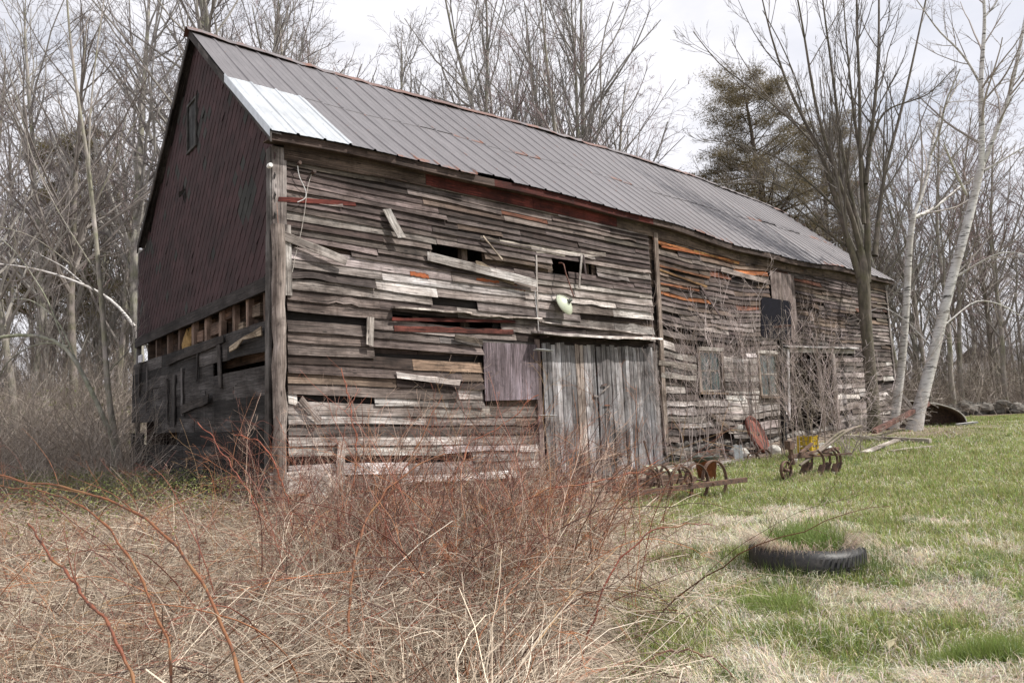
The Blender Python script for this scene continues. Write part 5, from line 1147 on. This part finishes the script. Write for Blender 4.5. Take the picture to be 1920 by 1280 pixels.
g = G(); n = 2600; a_ = NR.random(n) * 2 * pi; r_ = np.sqrt(NR.random(n)) * .34; blades(g, tp[0] + np.cos(a_) * r_, tp[1] + np.sin(a_) * r_ + .05, .14 + .26 * NR.random(n), .0022 + np.zeros(n), NR.random(n) * .8 + .1, jcol((.17, .23, .065), n, .28), z0=np.full(n, tp[2] + .10))
n = 1500; a_ = np.where(NR.random(n) < .72, NR.normal(3.35, .42, n), NR.normal(-.25, .35, n)); r_ = .30 + NR.random(n) * .16; k = NR.random(n) < .15; a_[k] = NR.random(k.sum()) * 6.28; blades(g, tp[0] + np.cos(a_) * r_, tp[1] + np.sin(a_) * r_, .08 + .24 * NR.random(n) ** 1.3, .0016 + np.zeros(n), 1.3 + NR.random(n) * .9, jcol((.48, .40, .31), n, .3), z0=np.full(n, tp[2] + .235), az=a_ + NR.normal(0, .6, n))
tag(g.build('tyre_grass', LEAF), 'tuft of green and straw coloured grass growing out of the black tyre', 'grass tuft')
# dead grass and weeds around the tyre rim
g = G(); n = 2600; a_ = NR.random(n) * 2 * pi; r_ = .50 + NR.random(n) ** 1.3 * .30; h_ = .04 + .17 * NR.random(n) ** 2 + .06 * (np.sin(a_ * 5) > .4); blades(g, tp[0] + np.cos(a_) * r_, tp[1] + np.sin(a_) * r_, h_, .0022 + np.zeros(n), NR.random(n) * .7, jcol((.13, .17, .05), n, .3)); tag(g.build('rim_grass', LEAF), None, None, kind='stuff')
# rusty bucket with a dark pot set in it
bp = grd(1326, 900); bk = thing('rusty_bucket', 'tapered rust brown bucket with a dark rim of old leaves, behind the harrow', 'bucket', tuple(bp)); kx = bp[1] / F_PX
g = G(); lathe(g, [(0, .0), (15 * kx, .0), (20 * kx, 38 * kx), (21 * kx, 38 * kx), (19 * kx, 36 * kx), (14 * kx, .02), (0, .02)], (0, 0, 0), (.24, .085, .05), 24); g.build('bucket_body', PLAIN, bk, True, local=True)
g = G(); lathe(g, [(19 * kx, 34 * kx), (23 * kx, 38 * kx), (24 * kx, 44 * kx), (20 * kx, 45 * kx), (18 * kx, 40 * kx), (0, 40 * kx)], (0, 0, 0), (.05, .055, .045), 24); q = g.v[-1]; q += NR.normal(0, .008, q.shape); g.build('dark_rim', RUB, bk, local=True)
g = G(); tube1(g, [(20 * kx * cos(t), -.02 - 22 * kx * abs(sin(t)) * .6, 38 * kx - 26 * kx * sin(t)) for t in np.linspace(0, pi, 12)], .004, (.2, .1, .07), 5); g.build('bucket_handle', RUST, bk, True, local=True)
# big rusty disc leaning on the wall, two half hoops before it
P = grd(1421, 850); R = 36 * P[1] / F_PX; di = thing('rusty_disc', 'large rust red metal disc with a rim leaning against the wall by white stones', 'disc', tuple(P))
g = G(); lathe(g, [(0, .05), (R * .3, .045), (R * .8, .02), (R * .93, .0), (R * .93, .07), (R, .07), (R, -.02), (R * .8, -.0), (0, .03)], (0, 0, 0), (.19, .075, .06), 40); o = g.build('disc_face', PLAIN, di, True, local=True); o.rotation_euler = (radians(68), 0, radians(52)); o.location = (0, 0, R * .92)
g = G(); lathe(g, [(0, .055), (.05, .055), (.05, .09), (0, .09)], (0, 0, 0), (.1, .05, .04), 12); o2 = g.build('hub', RUST, di, True, local=True); o2.rotation_euler = o.rotation_euler; o2.location = o.location
for px, py, rp, lab in ((1412, 860, 13, 'small rusty half hoop in front of the left side of the red disc'), (1432, 856, 16, 'larger rusty half hoop standing in front of the red disc')):
    P = grd(px, py); R_ = rp * P[1] / F_PX; g = G(); ring_arc(g, P + [0, 0, 0], R_, 0, pi, .3, .05, .012, RC, 20); ring_arc(g, P + [0, 0, .0], R_ * .92, .02, pi - .02, .3, .02, .01, RC, 20); tag(g.build('half_hoop', RUST), lab, 'hoop', 'half hoops by the disc')
# yellow crate and stones by the doorway
P = grd(1514, 829); cr_ = thing('yellow_crate', 'bright yellow plastic crate behind the shrub stems at the dark doorway', 'crate', tuple(P), .72); g = G(); W_ = .38; H2 = .48
for z_ in (0, .15, .30, .42):
    for (x0, y0, x1, y1) in ((-W_ / 2, -W_ / 2, W_ / 2, -W_ / 2 + .02), (-W_ / 2, W_ / 2 - .02, W_ / 2, W_ / 2), (-W_ / 2, -W_ / 2 + .021, -W_ / 2 + .02, W_ / 2 - .021), (W_ / 2 - .02, -W_ / 2 + .021, W_ / 2, W_ / 2 - .021)): box(g, x0, y0, z_, x1, y1, z_ + (.10 if z_ else .13), (.50, .34, .035))
for x_ in (-W_ / 2 - .003, W_ / 2 - .04):
    for y_ in (-W_ / 2 - .003, W_ / 2 - .04): box(g, x_, y_, 0, x_ + .043, y_ + .043, H2 + .06, (.50, .34, .035))
g.build('crate_body', PLAIN, cr_, local=True); 
sl = ['white round stone touching the left edge of the red disc, upper one', 'white stone at the foot of the red disc', 'grey white stone left of the red disc near the sill', 'pale stone right of the red disc', 'pale blocky stone between the hoop pole and the yellow crate', 'long pale stone under the doorway sill, right of the crate', 'small pale stone lowest by the left half hoop']
for (px, py, rp, lz), lb in zip(((1392, 802 + 40, 9, .72), (1395, 846, 10, .1), (1378, 845, 8, .1), (1455, 843, 12, .1), (1488, 840, 8, .1), (1545, 842, 18, .05), (1400, 858, 10, .05)), sl):
    P = grd(px, py); r_ = rp * P[1] / F_PX; g = G(); blob(g, (P[0], P[1] + .1, P[2] + lz), r_, (.52, .50, .46), px, 12, (1.1, .8, .9), .18); tag(g.build('stone', PLAIN), lb, 'stone', 'pale stones along the sill')
g = G(); P = grd(1384, 838); board(g, P + [-.1, .0, .0], P + [-.1, .0, .0] + [0, .05, .38], (.22, .03, 0), (0, .03, 0), (.36, .38, .39), 3); 
tag(g.build('leaning_slate', PLAIN), 'small pale slab leaning behind the white stones', 'slab')
# basketball hoop
hp = thing('basketball_hoop', 'black basketball hoop on a dark pole close to the far part of the wall', 'basketball hoop', tuple(loc(14.6, -.45, ghf(*loc(14.6, -.45)[:2]))), atan2(U[1], U[0]))
hb0 = np.array(hp.location[:])
def hl(px, py, v_): s, z = front(px, py, v_); return np.array([s - 14.6, v_ + .45, z - hb0[2]])
pt = hl(1463, 640, -.45); pb = hl(1471, 835, -.45); g = G(); pb[2] = 0; tube1(g, resample([pb, pb * .5 + pt * .5, pt, pt + [0, .02, .5]], 8), .08, (.018, .018, .02), 10); g.build('pole', PLAIN, hp, True, local=True)
bt = hl(1455, 598, -.60); g = G(); w2, h2 = .47, .60; rot = -.55
pts = []
for cx, cz, a0 in ((w2 - .12, h2 - .12, 0), (-w2 + .12, h2 - .12, pi / 2), (-w2 + .12, -h2 + .12, pi), (w2 - .12, -h2 + .12, 1.5 * pi)):
    for k in range(5): t = a0 + k * pi / 8; pts.append((cx + .12 * cos(t), cz + .12 * sin(t)))
v = [(x_, -.02, z_) for x_, z_ in pts] + [(x_, .02, z_) for x_, z_ in pts]; n_ = len(pts); v += [(0, -.02, 0), (0, .02, 0)]
g.add(v, [(i, (i + 1) % n_, n_ + (i + 1) % n_, n_ + i) for i in range(n_)], (.008, .008, .013)); g.add(v, [((i + 1) % n_, i, 2 * n_) for i in range(n_)] + [(n_ + i, n_ + (i + 1) % n_, 2 * n_ + 1) for i in range(n_)], (.008, .008, .013))
o = g.build('backboard', PLAIN, hp, local=True); o.location = tuple(bt); o.rotation_euler = (radians(-6), radians(9), rot)
g = G(); tube1(g, [(.23 * cos(t), .23 * sin(t) - .28, -.25) for t in np.linspace(0, 2 * pi, 20)], .009, (.2, .06, .03), 6)
for k in range(12):
    t = k * pi / 6
    for dd in (.26, -.26): tube1(g, [(.23 * cos(t), .23 * sin(t) - .28, -.25), (.18 * cos(t + dd), .18 * sin(t + dd) - .28, -.42), (.13 * cos(t + 2 * dd), .13 * sin(t + 2 * dd) - .28, -.6)], .003, (.2, .2, .2), 3)
o = g.build('rim_and_net', RUST, hp, local=True); o.location = tuple(bt); o.rotation_euler = (0, 0, rot)
# upturned dark hood (half tank) and boards near the birches
P = grd(1756, 800); Rh = 1.25; hd = thing('metal_hood', 'dark curved half tank lying on its side behind the thick birch', 'half tank', tuple(P), -.25)
g = G(); prof = [(-1.0, .98), (-.6, .96), (-.2, .88), (.25, .78), (.6, .64), (.85, .46), (.98, .26), (1.0, .05), (.95, -.15)]; dep = .9
v = [(x_, y_, z_) for y_ in (0, dep) for x_, z_ in prof] + [(x_ * .98, y_, z_ - .03) for y_ in (0, dep) for x_, z_ in prof]; m = len(prof)
g.add(v, [(i, i + 1, m + i + 1, m + i) for i in range(m - 1)] + [(2 * m + i + 1, 2 * m + i, 3 * m + i, 3 * m + i + 1) for i in range(m - 1)] + [(i + 1, i, 2 * m + i, 2 * m + i + 1) for i in range(m - 1)], (.06, .045, .038)); g.build('curved_shell', RUST, hd, True, local=True)
g = G(); v = [(x_, dep * .96, z_) for x_, z_ in prof] + [(x_, dep * .96, -.2) for x_, z_ in prof]; g.add(v, [(i, i + 1, m + i + 1, m + i) for i in range(m - 1)], (.045, .036, .032)); g.build('back_plate', RUST, hd, local=True)
g = G(); tubes(g, resample([(x_, -.01, z_ + .01) for x_, z_ in prof], 24)[None], np.full((1, 24), .022), (.36, .34, .31), 6); g.build('rolled_edge', PLAIN, hd, True, local=True)
def plank(label, a, b, wd_, col, th=.035, up=.03, grp='loose planks lying by the barn', name='plank', n=5, la=0.0, lb=0.0):
    A = grd(*a) + [0, 0, up + la]; B = grd(*b) + [0, 0, up + lb]; d = B - A; q = np.cross(d, [0, 0, 1]); q = q / (np.linalg.norm(q) + 1e-9) * wd_
    g = G(); board(g, A - q / 2, B - q / 2, q, (0, 0, th), col, n, .004, .004, .03); t = g.build(name, WOOD); return tag(t, label, 'plank', grp)
plank('pale plank end sticking out right of the dark half tank', (1795, 800), (1832, 795), .22, (.5, .5, .5), .06, .06)
plank('long pale timber running from the doorway to the lawn by the birches', (1560, 818), (1745, 832), .16, (.42, .39, .35), .12, .02, n=10)
plank('short pale plank crossing under the long timber', (1620, 842), (1690, 818), .18, (.46, .43, .39), .04)
plank('bleached plank half sunk in the grass edge in front of the birches', (1670, 848), (1748, 838), .2, (.40, .37, .32), .03)
plank('grey plank lying flat below the wall, left of the red disc', (1250, 882), (1392, 866), .2, (.44, .41, .39), .05)
plank('weathered board between the doors and the bucket', (1222, 890), (1300, 872), .3, (.36, .33, .30), .04, .06)
plank('broken greenish painted board by the right barn door', (1215, 882), (1262, 898), .26, (.42, .44, .34), .03, .12)
plank('thin pale batten on the bare earth before the doors', (1090, 925), (1168, 926), .05, (.55, .5, .43), .02)
plank('rotten grey board angled toward the harrow', (1180, 896), (1235, 906), .1, (.22, .19, .17), .03)
plank('short white board beside the brambles before the doors', (1010, 940), (1050, 930), .14, (.55, .54, .53), .03)
plank('second short white board just right of the other', (1045, 946), (1085, 940), .08, (.5, .48, .46), .03)
plank('dark plank under the bucket side of the wall', (1290, 880), (1350, 866), .3, (.20, .17, .15), .04, .02)
plank('reddish log leaning low across the foot of both birches', (1640, 818), (1745, 800), .13, (.16, .085, .07), .13, .0, lb=.75, la=.2, n=8)
lp_ = ['topmost long white board', 'second white board from the top', 'middle narrow board', 'fourth board from the top', 'lowest short board']
for k, (p0, p1, w3) in enumerate((((1662, 735), (1712, 785), .26), ((1660, 750), (1705, 792), .22), ((1672, 760), (1700, 800), .12), ((1690, 742), (1715, 775), .14), ((1695, 775), (1712, 795), .12))):
    A = at(*p0, 25.2 + k * .12); B = at(*p1, 24.6 + k * .1); g = G(); board(g, A, B, (.04, .0, w3), (.0, -.03, .0), (.56, .54, .51), 3, .003); tag(g.build('leaning_board', WOOD), lp_[k] + ' of the pile leaning behind the slender birch', 'board', 'boards leaning behind the birch')
# chips and debris along the wall foot
g = G(); rr = random.Random(77)
for k in range(520):
    s = rr.uniform(5.5, 24); v_ = -rr.random() ** 1.5 * (1.6 if s < 11 else 1.0) + .15; p = loc(s, v_); z = ghf(p[0], p[1]); t = rr.uniform(0, 6.28); L = rr.uniform(.06, .38); p = np.array([p[0], p[1], z + rr.uniform(.0, .04)])
    board(g, p, p + [L * cos(t), L * sin(t), rr.uniform(-.02, .05)], (-sin(t) * rr.uniform(.02, .07), cos(t) * .04, 0), (0, 0, .012), pick(dict(pale=3, grey=4, mid=3, brown=2), rr), 1)
tag(g.build('wood_debris', WOOD), None, None, kind='stuff')
g = G(); n = 5000; x, y = scatter(n, 8, 34, lambda y: .4 * y - 4, lambda y: y * .75 + 1); s_, v_ = tolocal(x, y); k = (v_ < .2) & (v_ > -3) | (np.hypot(x - 13.5, y - 23) < 3); x, y = x[k], y[k]; n = len(x); q = np.stack([x, y, gh(x, y) + .015], 1); d = NR.normal(0, .035, (n, 3)) * [1, 1, .4]; e = NR.normal(0, .03, (n, 3)) * [1, 1, .5]
g.add(np.stack([q, q + d, q + d + e, q + e], 1).reshape(-1, 3), np.arange(n * 4).reshape(-1, 4), np.repeat(cols_mix(n, [(.24, .15, .09), (.33, .25, .17), (.15, .10, .07)], (1, 1, 1)), 4, 0)); tag(g.build('leaf_litter', LEAF), None, None, kind='stuff')
for px, py, lb in ((1767, 985, 'curled brown dead leaf lying on the green lawn'), (1668, 1243, 'pale dry leaf in the hollow at the bottom right'), (1720, 1056, 'small pale dry leaf right of the tyre')):
    P = grd(px, py) + [0, 0, .05]; g = G(); g.add([P, P + [.05, .02, .02], P + [.07, .04, .05], P + [.02, .05, .03]], [(0, 1, 2, 3)], (.30, .20, .15) if px == 1767 else (.5, .45, .3)); tag(g.build('dead_leaf', LEAF), lb, 'leaf', 'dead leaves on the lawn')
